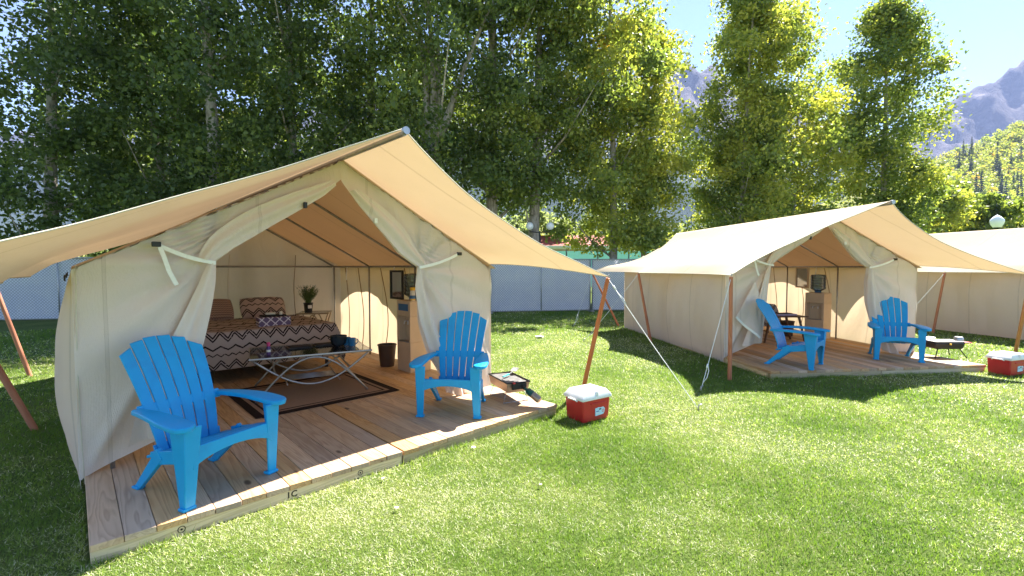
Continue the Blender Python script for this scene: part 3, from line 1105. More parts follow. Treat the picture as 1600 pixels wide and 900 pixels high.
def lamp(x, y, h, kind, label):
    r = empty("street_lamp", (x, y, 0), 0, label, "lamp")
    if kind == 'twin': r.scale = (.6, .6, .6)
    b = MB(); b.tube([(0, 0, 0), (0, 0, .4), (0, 0, h - .4)], [.09, .06, .05], 10); b.build("post", M_black, r, smooth=40)
    if kind == 'twin':
        b = MB(); b.tube([(-.63, 0, h - .34), (-.6, 0, h - .44), (0, 0, h - .5), (.6, 0, h - .44), (.63, 0, h - .34)], .03, 8); b.build("arm", M_black, r, smooth='all')
        for sx in (-.63, .63):
            b = MB(); b.lathe([(0.24 * math.sin(t), -0.24 * math.cos(t)) for t in np.linspace(.3, math.pi - .01, 12)], (sx, 0, h - .1), 18); b.build("globe", M_globe, r, smooth='all')
    else:
        b = MB(); b.lathe([(.07, -.5), (.12, -.42), (.17, -.36)], (0, 0, h), 12); b.build("collar", M_black, r, smooth=40)
        b = MB(); b.lathe([(.17, -.36), (.27, -.20), (.31, -.02), (.29, .08), (.16, .24), (.03, .34), (.005, .37)], (0, 0, h), 16); b.build("globe", M_globe, r, smooth=30)


lamp(1.03, 17.3, 5.22, 'twin', "black lamp post with two white globes behind the near tent's fly")
lamp(27.2, 26.3, 4.15, 'acorn', "acorn-shaped white street lamp above the farthest tent's roof")


# ------------------------------------------------------------------ decks
def deck(F, width, depth, label, n_planks, marks=False, seed=0):
    g = random.Random(seed)
    root = empty("tent_platform", (F.o[0], F.o[1], 0), F.a, label, "deck", "wooden tent platforms")
    pw = width / n_planks
    jt = n_planks // 2
    mesh = None
    for i in range(n_planks):
        gap = .0018
        x0, x1 = i * pw + gap, (i + 1) * pw - gap
        if i == jt: x0 += .006
        if i == jt - 1: x1 -= .006
        b = MB()
        b.box((0, depth / 2, 0), (x1 - x0, depth, .036))
        o = b.build("plank", M_plank, root, bevel=.002, seg=1)
        o.location = ((x0 + x1) / 2, g.uniform(-.004, .003), DECK - .018 + g.uniform(-.0015, .0015))
    for s0, s1 in ((0.004, width / 2 - .006), (width / 2 + .006, width - .004)):
        b = MB(); b.box((0, 0, 0), (s1 - s0, .038, .092)); o = b.build("rim_board", M_rim, root, bevel=.003, seg=1)
        o.location = ((s0 + s1) / 2, .026 + g.uniform(0, .004), .021)
    for ss in (.022, width - .022):
        b = MB(); b.box((0, 0, 0), (.038, depth - .12, .092)); o = b.build("side_board", M_rimy, root, bevel=.003, seg=1)
        o.location = (ss, depth / 2 + .03, .0205)
    if marks:
        rim = [c for c in root.children if c.name.startswith("rim_board")][0]

        def text(body, x, z, size):
            cu = bpy.data.curves.new("stamp", 'FONT')
            cu.body = body
            cu.size = size
            cu.extrude = .0004
            cu.offset = .0012
            to = bpy.data.objects.new("tmp", cu)
            COL.objects.link(to)
            bpy.context.view_layer.update()
            me = bpy.data.meshes.new_from_object(to.evaluated_get(bpy.context.evaluated_depsgraph_get()))
            COL.objects.unlink(to)
            bpy.data.objects.remove(to)
            me.materials.append(M_ink)
            o = bpy.data.objects.new("stamp_lettering", me)
            COL.objects.link(o)
            o.parent = rim
            o.rotation_euler = (R(90), 0, 0)
            o.location = (x - rim.location.x, -.0205, z - rim.location.z)
        text("1C", .965, .018, .058)
        for x in (.395, 1.48):
            b = MB(); b.tube([(.018 * math.cos(t), 0, .018 * math.sin(t)) for t in np.linspace(0, 2 * math.pi, 17)[:-1]], .0024, 5, closed=True)
            b.tube([(0, .001, 0), (0, -.0015, 0)], .006, 8)
            o = b.build("ring_mark", M_ink, rim)
            o.location = (x - rim.location.x, -.0195, .036 - rim.location.z)
    return root


deck(F1, 3.66, 5.55, "long plank deck under the near tent, stamped on its front edge", 26, True, 1)
deck(F2, 3.46, 5.3, "plank deck under the middle tent with one side-turned blue chair", 25, False, 2)


# ------------------------------------------------------------------ wall tents
def tent(F, label, W, zr, zf, seed, overhang, full=True):
    """local axes: s across the front, t back from the deck front, z up"""
    root = empty("wall_tent", (F.o[0], F.o[1], 0), F.a, label, "tent", "canvas wall tents")
    sm = W / 2 + 0.02
    T0, T1, ZE = 1.1, 5.48, 1.565
    TF0, TF1 = -0.02, 6.25
    k = W / 3.66
    # side walls
    def side(sx, sgn):
        def fn(u, v):
            t = lerp(T0, T1, u)
            z = lerp(0.035, ZE, v)
            bulge = (.06 + .09 * math.exp(-u * 3.5)) * math.sin(math.pi * min(1, v * 1.02)) ** .8
            bulge *= (1 - math.exp(-u * 16)) * (1 - math.exp(-(1 - u) * 16))
            wr = .034 * nz(t * 1.7 + seed, z * 0.8, 2) + .020 * nz(t * 5.5 + z * .9, z * 1.1, seed + 6) + .012 * math.sin(t * 9 + 2 * nz(t, z * 1.3, seed)) * (0.3 + v)
            wr *= min(1, u * 12, (1 - u) * 12)
            wr += .022 * math.sin(t * 23 + seed) * max(0, v - .86) / .14
            return (sx + sgn * (.02 + bulge + wr * math.sin(math.pi * min(1, v + .12))), t + .02 * nz(z * 2, t, 4), z - .025 * (1 - v) * (0.5 + nz(t * 1.1, seed, 1)))
        b = MB(); b.grid(64, 26, fn)
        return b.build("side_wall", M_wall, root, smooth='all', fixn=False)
    side(0, -1)
    side(W, 1)
    # back wall with gable
    def back(u, v):
        s = -.02 + (W + .04) * u
        zt = ZE + (zr - ZE) * (1 - abs(2 * u - 1))
        z = lerp(.04, zt, v)
        return (s, T1 - .01 + .05 * math.sin(math.pi * min(1, v)) * math.sin(math.pi * u) + (.045 * nz(s * 1.8, z * .9, seed) + .022 * nz(s * 5 + z, z * 1.2, seed + 2) + .012 * math.sin(s * 10 + seed)) * min(1, u * 12, (1 - u) * 12), z)
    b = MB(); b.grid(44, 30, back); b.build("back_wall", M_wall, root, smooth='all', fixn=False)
    # inner roof
    def roof(sg):
        def fn(u, v):
            t = lerp(T0 - .04, T1 + .05, v)
            ue = u * 1.02
            s = sm + sg * (W / 2 + .02) * ue
            sag = .035 * math.sin(math.pi * u) * (0.4 + 0.6 * abs(math.sin(math.pi * 3 * v)))
            return (s, t, zr - .012 - (zr - ZE) * ue - sag)
        b = MB(); b.grid(18, 40, fn)
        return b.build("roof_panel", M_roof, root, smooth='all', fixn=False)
    roof(1); roof(-1)

    # front panels: fixed canvas from the corner to the tied-back door edge
    def front(sg):
        if sg < 0:   # left
            zs = [.10, .30, .64, 1.03, 1.43, 1.58, 1.70, 1.80, 1.90, 2.0, 2.19, 2.35, 2.38, 2.555]
            ss = [.58, .60, .63, .70, .755, .765, .91, 1.06, 1.205, 1.36, 1.64, 1.815, 1.862, 1.862]
            tie = (.765, 1.58)
        else:
            zs = [.10, .30, .55, .98, 1.33, 1.545, 1.6, 1.70, 1.93, 2.14, 2.35, 2.38, 2.555]
            ss = [3.02, 2.96, 2.78, 2.66, 2.625, 2.655, 2.56, 2.42, 2.20, 2.005, 1.842, 1.838, 1.838]
            tie = (2.655, 1.545)
        kz = (zr - ZE) / (2.555 - 1.565)
        zs = [z if z < ZE else ZE + (z - ZE) * kz for z in zs]
        tie = (tie[0] * k, tie[1])
        ss = [s * k for s in ss]

        def so(z):
            f = max(0.0, (z - ZE) / (zr - ZE))
            return sm * f if sg < 0 else W - (W - sm) * f

        def fold(s, z, amp=1.0):
            dx, dz = s - tie[0], z - tie[1]
            r = math.hypot(dx, dz)
            a = math.atan2(dz, dx)
            env = min(1, r / .22) * math.exp(-max(0, r - .25) / .75)
            w = math.sin(a * 9 + seed + 1.3 * nz(s * 2, z * 2, seed)) * .6 + .5 * math.sin(a * 17 + 2.1)
            return amp * .040 * w * env

        def fn(u, v):
            zc = lerp(.10, zr - .012, v)
            a, bb = so(zc), interp(zc, zs, ss)
            a -= (.026 if zc < ZE else 0) * (1 if sg < 0 else -1)
            s = lerp(a, bb, u)
            lift = (.36 if sg < 0 else .05) * abs(s - (0 if sg < 0 else W)) * max(0, 1 - (zc - .1) / .75)
            z = zc + lift - (.02 if u < .02 else 0)
            edge = u ** 3
            bil = -.05 * math.sin(math.pi * u) * math.sin(math.pi * min(1, zc / 1.7)) if zc < 1.7 else 0
            t = T0 + fold(s, z) * (1 - .3 * edge) + bil + .014 * nz(s * 2.2, z * 1.6, seed + 3)
            # the skirt is dragged towards the corner by a long diagonal crease
            if sg < 0:
                line = (s / k) - (.02 + .78 * max(0, min(1, (z - .1) / 1.45)) ** 1.15)
                t += -.045 * math.exp(-(line / .05) ** 2) * min(1, zc / .3) * max(0, 1 - zc / 1.75)
                t += .05 * (1 / (1 + math.exp(-line * 26))) * max(0, 1 - zc / 1.5)
            else:
                t += .02 * math.sin((s / k) * 24) * max(0, 1 - zc / 1.6) * u
            return (s, t, z)
        b = MB(); b.grid(52, 64, fn); b.build("front_panel", M_canvas, root, smooth='all', fixn=False)
        # rolled door flap gathered along the door edge above the tie
        sgn = 1 if sg < 0 else -1
        def roll(u, v):
            zc = lerp(tie[1], 2.30 if sg < 0 else 2.26, v) if v > 0 else tie[1]
            if zc > ZE: zc = ZE + (zc - ZE) * kz
            e = interp(zc, zs, ss)
            wv = (.05 + .17 * math.sin(math.pi * min(1, v * .9 + .06)) ** .8 * (1 - .3 * v)) * k
            s = e + sgn * (.015 - wv * u)
            z = zc + .10 * u * wv / .2
            th = .035 + .03 * math.sin(u * math.pi) + .013 * math.sin(u * 11 + 3 * v + seed)
            return (s, T0 - th - .02, z)
        b = MB(); b.grid(12, 30, roll); b.build("door_flap", M_canvas, root, smooth='all', fixn=False)
        # hanging part below the tie
        def hang(u, v):
            zc = lerp(tie[1], .34 if sg < 0 else .16, v)
            e = interp(zc, zs, ss)
            wv = (.05 + (.34 if sg < 0 else .26) * v ** .8) * k
            s = e + sgn * (.02 - wv * u + .02 * math.sin(5 * v + seed))
            z = zc - (.16 if sg > 0 else .05) * u * v
            th = .05 + .04 * v * math.sin(u * 10 + 2.2 * v + seed) + .03 * math.sin(math.pi * u) + .05 * u * min(1, v * 3)
            return (s, T0 - th - .01, z)
        b = MB(); b.grid(16, 30, hang); b.build("door_flap", M_canvas, root, smooth='all', fixn=False)
        # tie strap and buckle
        if sg < 0:
            bk = (.433 * k, ZE + (1.715 - ZE) * kz); tl = [(.475 * k, 1.62), (.50 * k, 1.52), (.545 * k, 1.415)]
        else:
            bk = (3.178 * k, ZE + (1.70 - ZE) * kz); tl = None
        tt = T0 - .085
        n = 8
        b = MB()
        pts = [(lerp(bk[0], tie[0] + sgn * .03, q / n), tt + .045 - .05 * (q / n), lerp(bk[1], tie[1], q / n) - .02 * math.sin(math.pi * q / n)) for q in range(n + 1)]
        for p, q in zip(pts[:-1], pts[1:]): b.bar(p, q, .004, .029)
        if tl:
            pts = [(bk[0] + .02, tt + .035, bk[1] - .02)] + [(x, tt + .02, z) for x, z in tl]
            for p, q in zip(pts[:-1], pts[1:]): b.bar(p, q, .029, .004, up=(0, 1, 0))
        st = b.build("tie_strap", M_strap, root)
        b = MB(); b.box((bk[0], tt + .04, bk[1]), (.055, .03, .036), 0); b.build("buckle", M_black, st, bevel=.004)
        # zip toggles near the top of the opening
        b = MB()
        zc = 2.09 if sg < 0 else 2.0
        zc = ZE + (zc - ZE) * kz
        e = interp(zc, zs, ss)
        b.box((e - sgn * .01, T0 - .075, zc), (.03, .03, .05)); b.build("toggle", M_black if sg < 0 else M_strap, root, bevel=.004)
    if full:
        front(-1); front(1)
    else:
        def fr(u, v):
            zt = ZE + (zr - ZE) * (1 - abs(2 * u - 1))
            return (W * u, T0 + .02 * nz(u * 8, v * 4, seed), lerp(.04, zt, v))
        b = MB(); b.grid(40, 30, fr); b.build("front_panel", M_canvas, root, smooth='all', fixn=False)
    # dark grommets under the eave
    for sx, sg in ((0, -1), (W, 1)):
        for tq in (1.75, 3.25, 4.75):
            b = MB(); b.lathe([(.004, -.012), (.024, -.010), (.026, 0)], (0, 0, 0), 10)
            o = b.build("grommet", M_black, root, smooth=40)
            o.rotation_euler = (0, R(90) * -sg, 0)
            o.location = (sx + sg * .058, tq, ZE - .10)
    # corner seams
    for sx, sg in ((0, -1), (W, 1)):
        b = MB(); b.tube([(sx + sg * .012 * math.sin(3.1 * q), T0 - .012, lerp(.06, ZE, q)) for q in np.linspace(0, 1, 12)], .0035, 6); b.build("corner_seam", M_flyhem, root, smooth='all')
    # steel frame
    b = MB(); b.tube([(sm, TF0 - .02, zf - .035), (sm, TF1, zf - .035)], .021, 10); b.build("ridge_pole", M_steel, root, smooth=40)
    b = MB(); b.tube([(sm, T0 + .05, zr - .06), (sm, T1 - .03, zr - .06)], .017, 8); b.build("ridge_pole", M_steel, root, smooth=40)
    if full:
        for tq in (T0 + .06, 2.6, 4.02, T1 - .05):
            for sg in (-1, 1):
                b = MB(); b.tube([(sm, tq, zr - .06), (sm + sg * (W / 2 - .13), tq, ZE - .005)], .0155, 8); b.build("rafter", M_dsteel, root, smooth='all')
                b = MB(); b.tube([(sm + sg * (W / 2 - .13), tq, DECK), (sm + sg * (W / 2 - .13), tq, ZE - .005)], .015, 8); b.build("upright", M_steel, root, smooth='all')
        for sg in (-1, 1):
            b = MB(); b.tube([(sm + sg * (W / 2 - .13), T0 + .06, ZE - .005), (sm + sg * (W / 2 - .13), T1 - .05, ZE - .005)], .0155, 8); b.build("eave_pole", M_dsteel, root, smooth='all')
        b = MB(); b.tube([(.15, T1 - .05, ZE - .005), (W - .15, T1 - .05, ZE - .005)], .0155, 8); b.build("eave_pole", M_dsteel, root, smooth='all')
        # brown sewn cords on the inside of the right wall, and ties
        for tq in (3.0, 3.72, 4.55, 5.1):
            b = MB(); b.tube([(W - .03 + .07 * math.sin(math.pi * q), tq + .06 * math.sin(4 * q + tq), lerp(.15, ZE - .03, q)) for q in np.linspace(0, 1, 10)], .007, 6); b.build("wall_cord", M_seam, root, smooth='all')
        for tq in (3.1, 4.75):
            b = MB(); b.tube([(W - .16, tq, ZE - .01), (W - .17, tq + .01, ZE - .14), (W - .165, tq + .03, ZE - .24)], .009, 6); b.build("tie_cord", M_strap, root, smooth='all')
        for sq in (.18, .5, .78):
            b = MB(); b.tube([(W * sq + .015 * math.sin(7 * q + sq), T1 - .03 + .03 * math.sin(math.pi * q), lerp(.3, ZE + .2, q)) for q in np.linspace(0, 1, 10)], .005, 6); b.build("wall_cord", M_seam if sq != .5 else M_wall, root, smooth='all')
    else:
        pass
    # rain fly
    HW = W / 2 + overhang
    ZC = 1.44

    def fly(uu, v):
        sg = -1 if uu < 0 else 1
        u = abs(uu)
        w = (v * 2) % 1.0 if v < 1 else 0.0
        sc = 4 * w * (1 - w)
        ue = u * (1 - .165 * sc * u * u)
        bow = .30 * 4 * u * (1 - u)
        t = lerp(TF0, TF1, v) + bow * (1 - v) - 1.9 * bow * v ** 3
        sag = (.025 + .13 * v) * math.sin(math.pi * min(1, u * 1.15))
        wr = .010 * nz(u * 5, v * 9, seed + 5) * math.sin(math.pi * u)
        z = zf - (zf - ZC) * (u if sg < 0 else lerp(u, ue, .8)) - sag + wr
        if HW * ue < W / 2 + .03 and T0 - .2 < t < T1 + .2:      # the fly lies on the inner roof where it sags
            z = max(z, zr + .004 - (zr - ZE) * HW * ue / (W / 2))
        return (sm + sg * HW * ue, t, z)
    b = MB()
    b.grid(72, 64, lambda u, v: fly(2 * u - 1, v))
    b.build("rain_fly", M_fly, root, smooth='all', fixn=False)
    for v in (0.0, 1.0):
        b = MB(); b.tube([Vector(fly(u, v)) + Vector((0, 0, .002)) for u in np.linspace(-1, 1, 61)], .0055, 6); b.build("fly_hem", M_flyhem, root, smooth='all')
    for sg in (-1, 1):
        b = MB(); b.tube([Vector(fly(sg, v)) + Vector((0, 0, -.002)) for v in np.linspace(0, 1, 49)], .006, 6); b.build("fly_hem", M_flyhem, root, smooth='all')
    b = MB(); b.tube([(sm, TF0 - .045, zf - .02), (sm, TF0 - .02, zf - .02)], .03, 10); b.build("pole_cap", M_steel, root, smooth=40)
    return fly


fly1 = tent(F1, "near canvas wall tent with tan rain fly and a bed inside", 3.66, 2.555, 2.60, 1.0, 0.84)
fly2 = tent(F2, "middle canvas wall tent with bright sunlit roof and two blue chairs", 3.46, 2.43, 2.48, 4.0, 0.66)
# loose corner of the middle tent's door flap, with its white edge tape
rt2 = [o for o in bpy.data.objects if o.name.startswith("wall_tent") and o.get('label', '').startswith("middle")][0]
PA, PB, PC, PD = (.44, 1.02, 1.32), (.06, .92, .77), (.38, .82, .45), (.54, .98, 1.0)


def loose(u, v):
    a = [lerp(PA[i], PD[i], u) for i in range(3)]
    c = [lerp(PB[i], PC[i], u) for i in range(3)]
    q = [lerp(a[i], c[i], v) for i in range(3)]
    q[1] += .035 * math.sin(u * 5) * v + .02 * nz(u * 3, v * 3, 8)
    return q


b = MB(); b.grid(14, 14, loose); lf_ = b.build("door_flap", M_canvas, rt2, smooth='all', fixn=False)
b = MB()
ps = [Vector(loose(q, 1.0)) + Vector((0, -.004, 0)) for q in np.linspace(0, 1, 9)]
for p_, q_ in zip(ps[:-1], ps[1:]): b.bar(p_, q_, .004, .034)
b.build("edge_tape", M_strap, lf_)
fly3 = tent(F3, "farthest canvas wall tent cut off by the right edge of the view", 3.5, 2.43, 2.50, 9.0, 0.66, False)


# ------------------------------------------------------------------ fly poles and guy ropes
def pole(base, top, label, r=.028):
    base, top = Vector(base), Vector(top)
    d = top - base
    root = empty("tent_pole", base, 0, label, "pole", "stained wooden fly poles")
    root.rotation_euler = d.to_track_quat('Z', 'Y').to_euler()
    L = d.length
    b = MB(); b.tube([(0, 0, -.03), (0, 0, L * .5), (0, 0, L)], [r, r * .95, r * .85], 12); b.build("shaft", M_pole, root, smooth=40)
    b = MB(); b.tube([(0, 0, L - .01), (0, 0, L + .05)], .006, 6); b.build("pin", M_steel, root, smooth='all')


def fw(F, p): return F.w(p[0], p[1], p[2] - .02)


pole(F1.w(4.746, .499), fw(F1, fly1(1, 0)), "wooden pole behind the near red cooler holding the fly's front corner")
pole(F1.w(4.62, 3.4), fw(F1, fly1(1, .5)), "wooden fly pole hidden at the near tent's right side")
pole(F1.w(-.321, 3.087), fw(F1, fly1(-1, .5)), "leaning wooden pole at the left edge, nearer of the two")
pole(F1.w(-.499, 6.271), fw(F1, fly1(-1, 1)), "leaning wooden pole at the left edge, farther of the two near the fence")
pole(F2.w(-.60, .03), fw(F2, fly2(-1, 0)), "upright wooden pole at the middle tent's front left corner")
pole((2.86, 9.55, 0), fw(F2, fly2(-1, .5)), "wooden pole halfway along the middle tent's left wall")
pole((2.82, 12.3, 0), fw(F2, fly2(-1, 1)), "thin leaning wooden pole in front of the blue fence")
pole((9.05, 8.33, 0), fw(F2, fly2(1, 0)), "wooden pole behind the red cooler at the right edge")
pole((9.98, 11.0, 0), fw(F3, fly3(-1, .5)), "wooden pole against the farthest tent's side wall")
pole(F3.w(-.4, 5.9), fw(F3, fly3(-1, 1)), "wooden pole at the farthest tent's rear corner")
pole(F3.w(-.4, .2), fw(F3, fly3(-1, 0)), "wooden pole at the farthest tent's front corner")


def guy(p, q, label, adj=.78, r=.0045):
    p, q = Vector(p), Vector(q)
    root = empty("guy_rope", q, 0, label, "rope", "white guy ropes")
    d = p - q
    n = 14
    b = MB(); b.tube([d * (1 - i / n) - Vector((0, 0, .02 * math.sin(math.pi * i / n))) for i in range(n + 1)], r, 6); b.build("cord", M_rope, root, smooth='all')
    a = d * (1 - adj)
    b = MB()
    u_ = d.normalized()
    b.tube([a, a + Vector((.025, 0, -.04)) - u_ * .05, a - u_ * .16 + Vector((.03, .0, -.02)), a - u_ * .26], r, 6)
    b.tube([a, a - u_ * .05], r * 2.6, 8)
    b.build("tensioner", M_rope, root, smooth='all')
    b = MB(); b.tube([(-.02, 0, -.06), (0.0, 0, .05), (.03, 0, .06)], .007, 6); b.build("stake", M_steel, root, smooth='all')


c1 = fw(F1, fly1(1, 0)); c2 = fw(F2, fly2(-1, 0)); c2b = fw(F2, fly2(-1, .5)); c2c = fw(F2, fly2(-1, 1)); c3 = fw(F3, fly3(-1, .5))
guy(c1, (2.034, 5.015, 0), "long white guy rope crossing the lawn from the near fly's corner", .06)
guy(c2, (2.376, 5.81, 0), "white guy rope beside the upright pole at the middle tent's corner")
guy(c2b, (1.50, 9.7, 0), "white guy rope running left from the middle tent's second pole")
guy(c2c, (1.62, 12.2, 0), "thin white guy rope in front of the blue fence")
guy(c3, (9.05, 11.1, 0), "white guy rope from the farthest tent's side pole", .6)
guy(fw(F1, fly1(-1, .5)), F1.w(-2.3, 3.4), "white guy rope at the left edge from the near tent's fly", .6)
guy(fw(F2, fly2(1, 0)), (9.6, 6.2, 0), "white guy rope from the middle fly's right corner", .6)


# ------------------------------------------------------------------ adirondack chair
def make_chair():
    root = empty("adirondack_chair", (0, 0, 0))
    # local: x right, y back, z up; origin between the two front feet
    for sx in (-1, 1):
        b = MB()
        x = sx * .275
        # front face plate, tapered, and side plate set back: an L-section leg
        b.add([(x - .030, .00, 0), (x + .030, .00, 0), (x + .030, .016, 0), (x - .030, .016, 0),
               (x - .050 - sx * .012, -.035, .50), (x + .050 - sx * .012, -.035, .50), (x + .050 - sx * .012, -.018, .50), (x - .050 - sx * .012, -.018, .50)],
              [(3, 2, 1, 0), (4, 5, 6, 7), (0, 1, 5, 4), (1, 2, 6, 5), (2, 3, 7, 6), (3, 0, 4, 7)])
        xo = x + sx * .030
        xt = x + sx * .038
        b.add([(xo - sx * .014, .004, 0), (xo, .004, 0), (xo, .052, 0), (xo - sx * .014, .052, 0),
               (xt - sx * .014, -.03, .50), (xt, -.03, .50), (xt, .125, .50), (xt - sx * .014, .125, .50)],
              [(3, 2, 1, 0), (4, 5, 6, 7), (0, 1, 5, 4), (1, 2, 6, 5), (2, 3, 7, 6), (3, 0, 4, 7)])
        b.box((x + sx * .004, .022, .010), (.078, .058, .020))
        b.build("front_leg", M_blue, root, bevel=.006)
        # rear leg: sloping prop from the side rail to the floor
        b = MB()
        b.bar((sx * .262, .30, .285), (sx * .245, .605, .0), .032, .085, w2=.026, h2=.048)
        b.box((sx * .245, .603, .008), (.05, .07, .016))
        b.build("rear_leg", M_blue, root, bevel=.005)
        b = MB()
        b.bar((sx * .262, .02, .315), (sx * .262, .40, .240), .022, .085)
        b.build("side_rail", M_blue, root, bevel=.005)
        # arm: curved in plan, broad rounded front, drooped outer lip
        def cen(q):
            return (sx * (.262 + .048 * math.sin(q * 1.75)), lerp(.565, -.075, q), .515 + .018 * math.sin(math.pi * q) - .012 * q)
        b = MB()
        NQ = 20
        ring = []
        for i in range(NQ + 1):
            q = i / NQ
            cx, cy, cz = cen(q)
            hw = lerp(.030, .068, min(1, q * 1.5))
            if q > .86:
                hw *= math.sqrt(max(.05, 1 - ((q - .86) / .145) ** 2))
            sec = [(-hw, .012), (-hw * .6, .017), (hw * .6, .017), (hw, .012), (hw, -.016), (-hw, -.016)]
            ring.append([(cx + a, cy, cz + c) for a, c in sec])
        vs_ = [p for rr in ring for p in rr]
        m = 6
        fs_ = [tuple(range(m)), tuple(NQ * m + j for j in range(m))[::-1]]
        for i in range(NQ):
            for j in range(m):
                fs_.append((i * m + j, i * m + (j + 1) % m, (i + 1) * m + (j + 1) % m, (i + 1) * m + j))
        b.add(vs_, fs_)
        b.build("armrest", M_blue, root, bevel=.006)
    # front apron with arched lower edge
    n = 14
    poly = [(-.262 + .524 * i / n, .235 + .075 * math.sin(math.pi * i / n) ** .55) for i in range(n + 1)] + [(.262, .375), (-.262, .375)]
    b = MB(); b.prism(poly, 'y', -.020, .004); b.build("apron", M_blue, root, bevel=.004)
    # seat slats
    ys = np.linspace(.0, .50, 6)
    for i in range(5):
        y0, y1 = ys[i] + .006, ys[i + 1] - .006
        z0, z1 = .378 - .30 * (y0) ** 1.05 + (0 if i else -.006), .378 - .30 * (y1) ** 1.05
        hw = .268 if i < 4 else .25
        b = MB()
        b.add([(-hw, y0, z0 - .02), (hw, y0, z0 - .02), (hw, y1, z1 - .02), (-hw, y1, z1 - .02), (-hw, y0, z0), (hw, y0, z0), (hw, y1, z1), (-hw, y1, z1)],
              [(3, 2, 1, 0), (4, 5, 6, 7), (0, 1, 5, 4), (1, 2, 6, 5), (2, 3, 7, 6), (3, 0, 4, 7)])
        b.build("seat_slat", M_blue, root, bevel=.005)
    # back: six fanned slats, each curved in profile
    def prof(q):          # q 0..1 bottom to top -> (y, z)
        return (.455 + .36 * q - .05 * math.sin(math.pi * q), .215 + .735 * q)
    tops = [.875, .965, 1.0, 1.0, .965, .875]
    ins = [.93, .985, 1.005, 1.005, .985, .93]
    for i in range(6):
        c = i - 2.5
        b = MB()
        rows = 14
        vs_ = []
        for j in range(rows + 1):
            q = j / rows
            qq = q
            sp = lerp(.062, .089, q ** .8)
            hw = sp / 2 - .0042
            xc = c * sp
            for side in (-1, 1):
                inner = (side * c < 0)
                tp = tops[i] if not inner else min(1.01, ins[i])
                y, z = prof(q * tp)
                curve = -.014 * (1 - (xc + side * hw) ** 2 / .09)
                for th in (0, .018):
                    vs_.append((xc + side * hw, y + th - curve * 0 + .30 * (xc + side * hw) ** 2 * -1.0, z))
        fs_ = []
        for j in range(rows):
            a, d = j * 4, (j + 1) * 4
            # order per row: L front, L back, R front, R back
            fs_ += [(a, a + 2, d + 2, d), (a + 1, d + 1, d + 3, a + 3), (a, d, d + 1, a + 1), (a + 2, a + 3, d + 3, d + 2)]
        fs_ += [(0, 1, 3, 2), (rows * 4, rows * 4 + 2, rows * 4 + 3, rows * 4 + 1)]
        b.add(vs_, fs_)
        b.build("back_slat", M_blue, root, bevel=.004)
    # band joining the slats at arm height, and lower crossbar
    def band(q0, q1, hw0, hw1, dy):
        y0, z0 = prof(q0); y1, z1 = prof(q1)
        b = MB()
        vs_ = []
        N = 12
        for j in range(N + 1):
            f = 2 * j / N - 1
            for (y, z, hw) in ((y0, z0, hw0), (y1, z1, hw1)):
                x = f * hw
                for th in (0.0, .016):
                    vs_.append((x, y + dy + th - .30 * x * x, z))
        fs_ = []
        for j in range(N):
            a, d = j * 4, (j + 1) * 4
            fs_ += [(a, d, d + 2, a + 2), (a + 1, a + 3, d + 3, d + 1), (a, a + 1, d + 1, d), (a + 2, d + 2, d + 3, a + 3)]
        fs_ += [(0, 2, 3, 1), (N * 4, N * 4 + 1, N * 4 + 3, N * 4 + 2)]
        b.add(vs_, fs_)
        b.build("back_rail", M_blue, root, bevel=.003)
    band(.37, .45, .262, .262, .003)
    band(.02, .10, .21, .215, .012)
    return root


chair = make_chair()
CH = [(F1, .704, .172, 21.6, "large blue slatted chair at the front left of the near tent's deck"),
      (F1, 2.555, .415, -49.0, "blue slatted chair facing forward beside the grill on the near deck"),
      (F2, .86, .17, 37.7, "blue slatted chair turned sideways on the middle tent's deck"),
      (F2, 2.43, .405, -34.0, "blue slatted chair at the right of the middle tent's deck")]
for i, (F, s, t, a, lab) in enumerate(CH):
    o = chair if i == 0 else copy_tree(chair)
    o.location = F.w(s, t, DECK + .001)
    o.rotation_euler = (0, 0, F.a + R(a))
    tag(o, lab, "chair", "blue adirondack chairs")


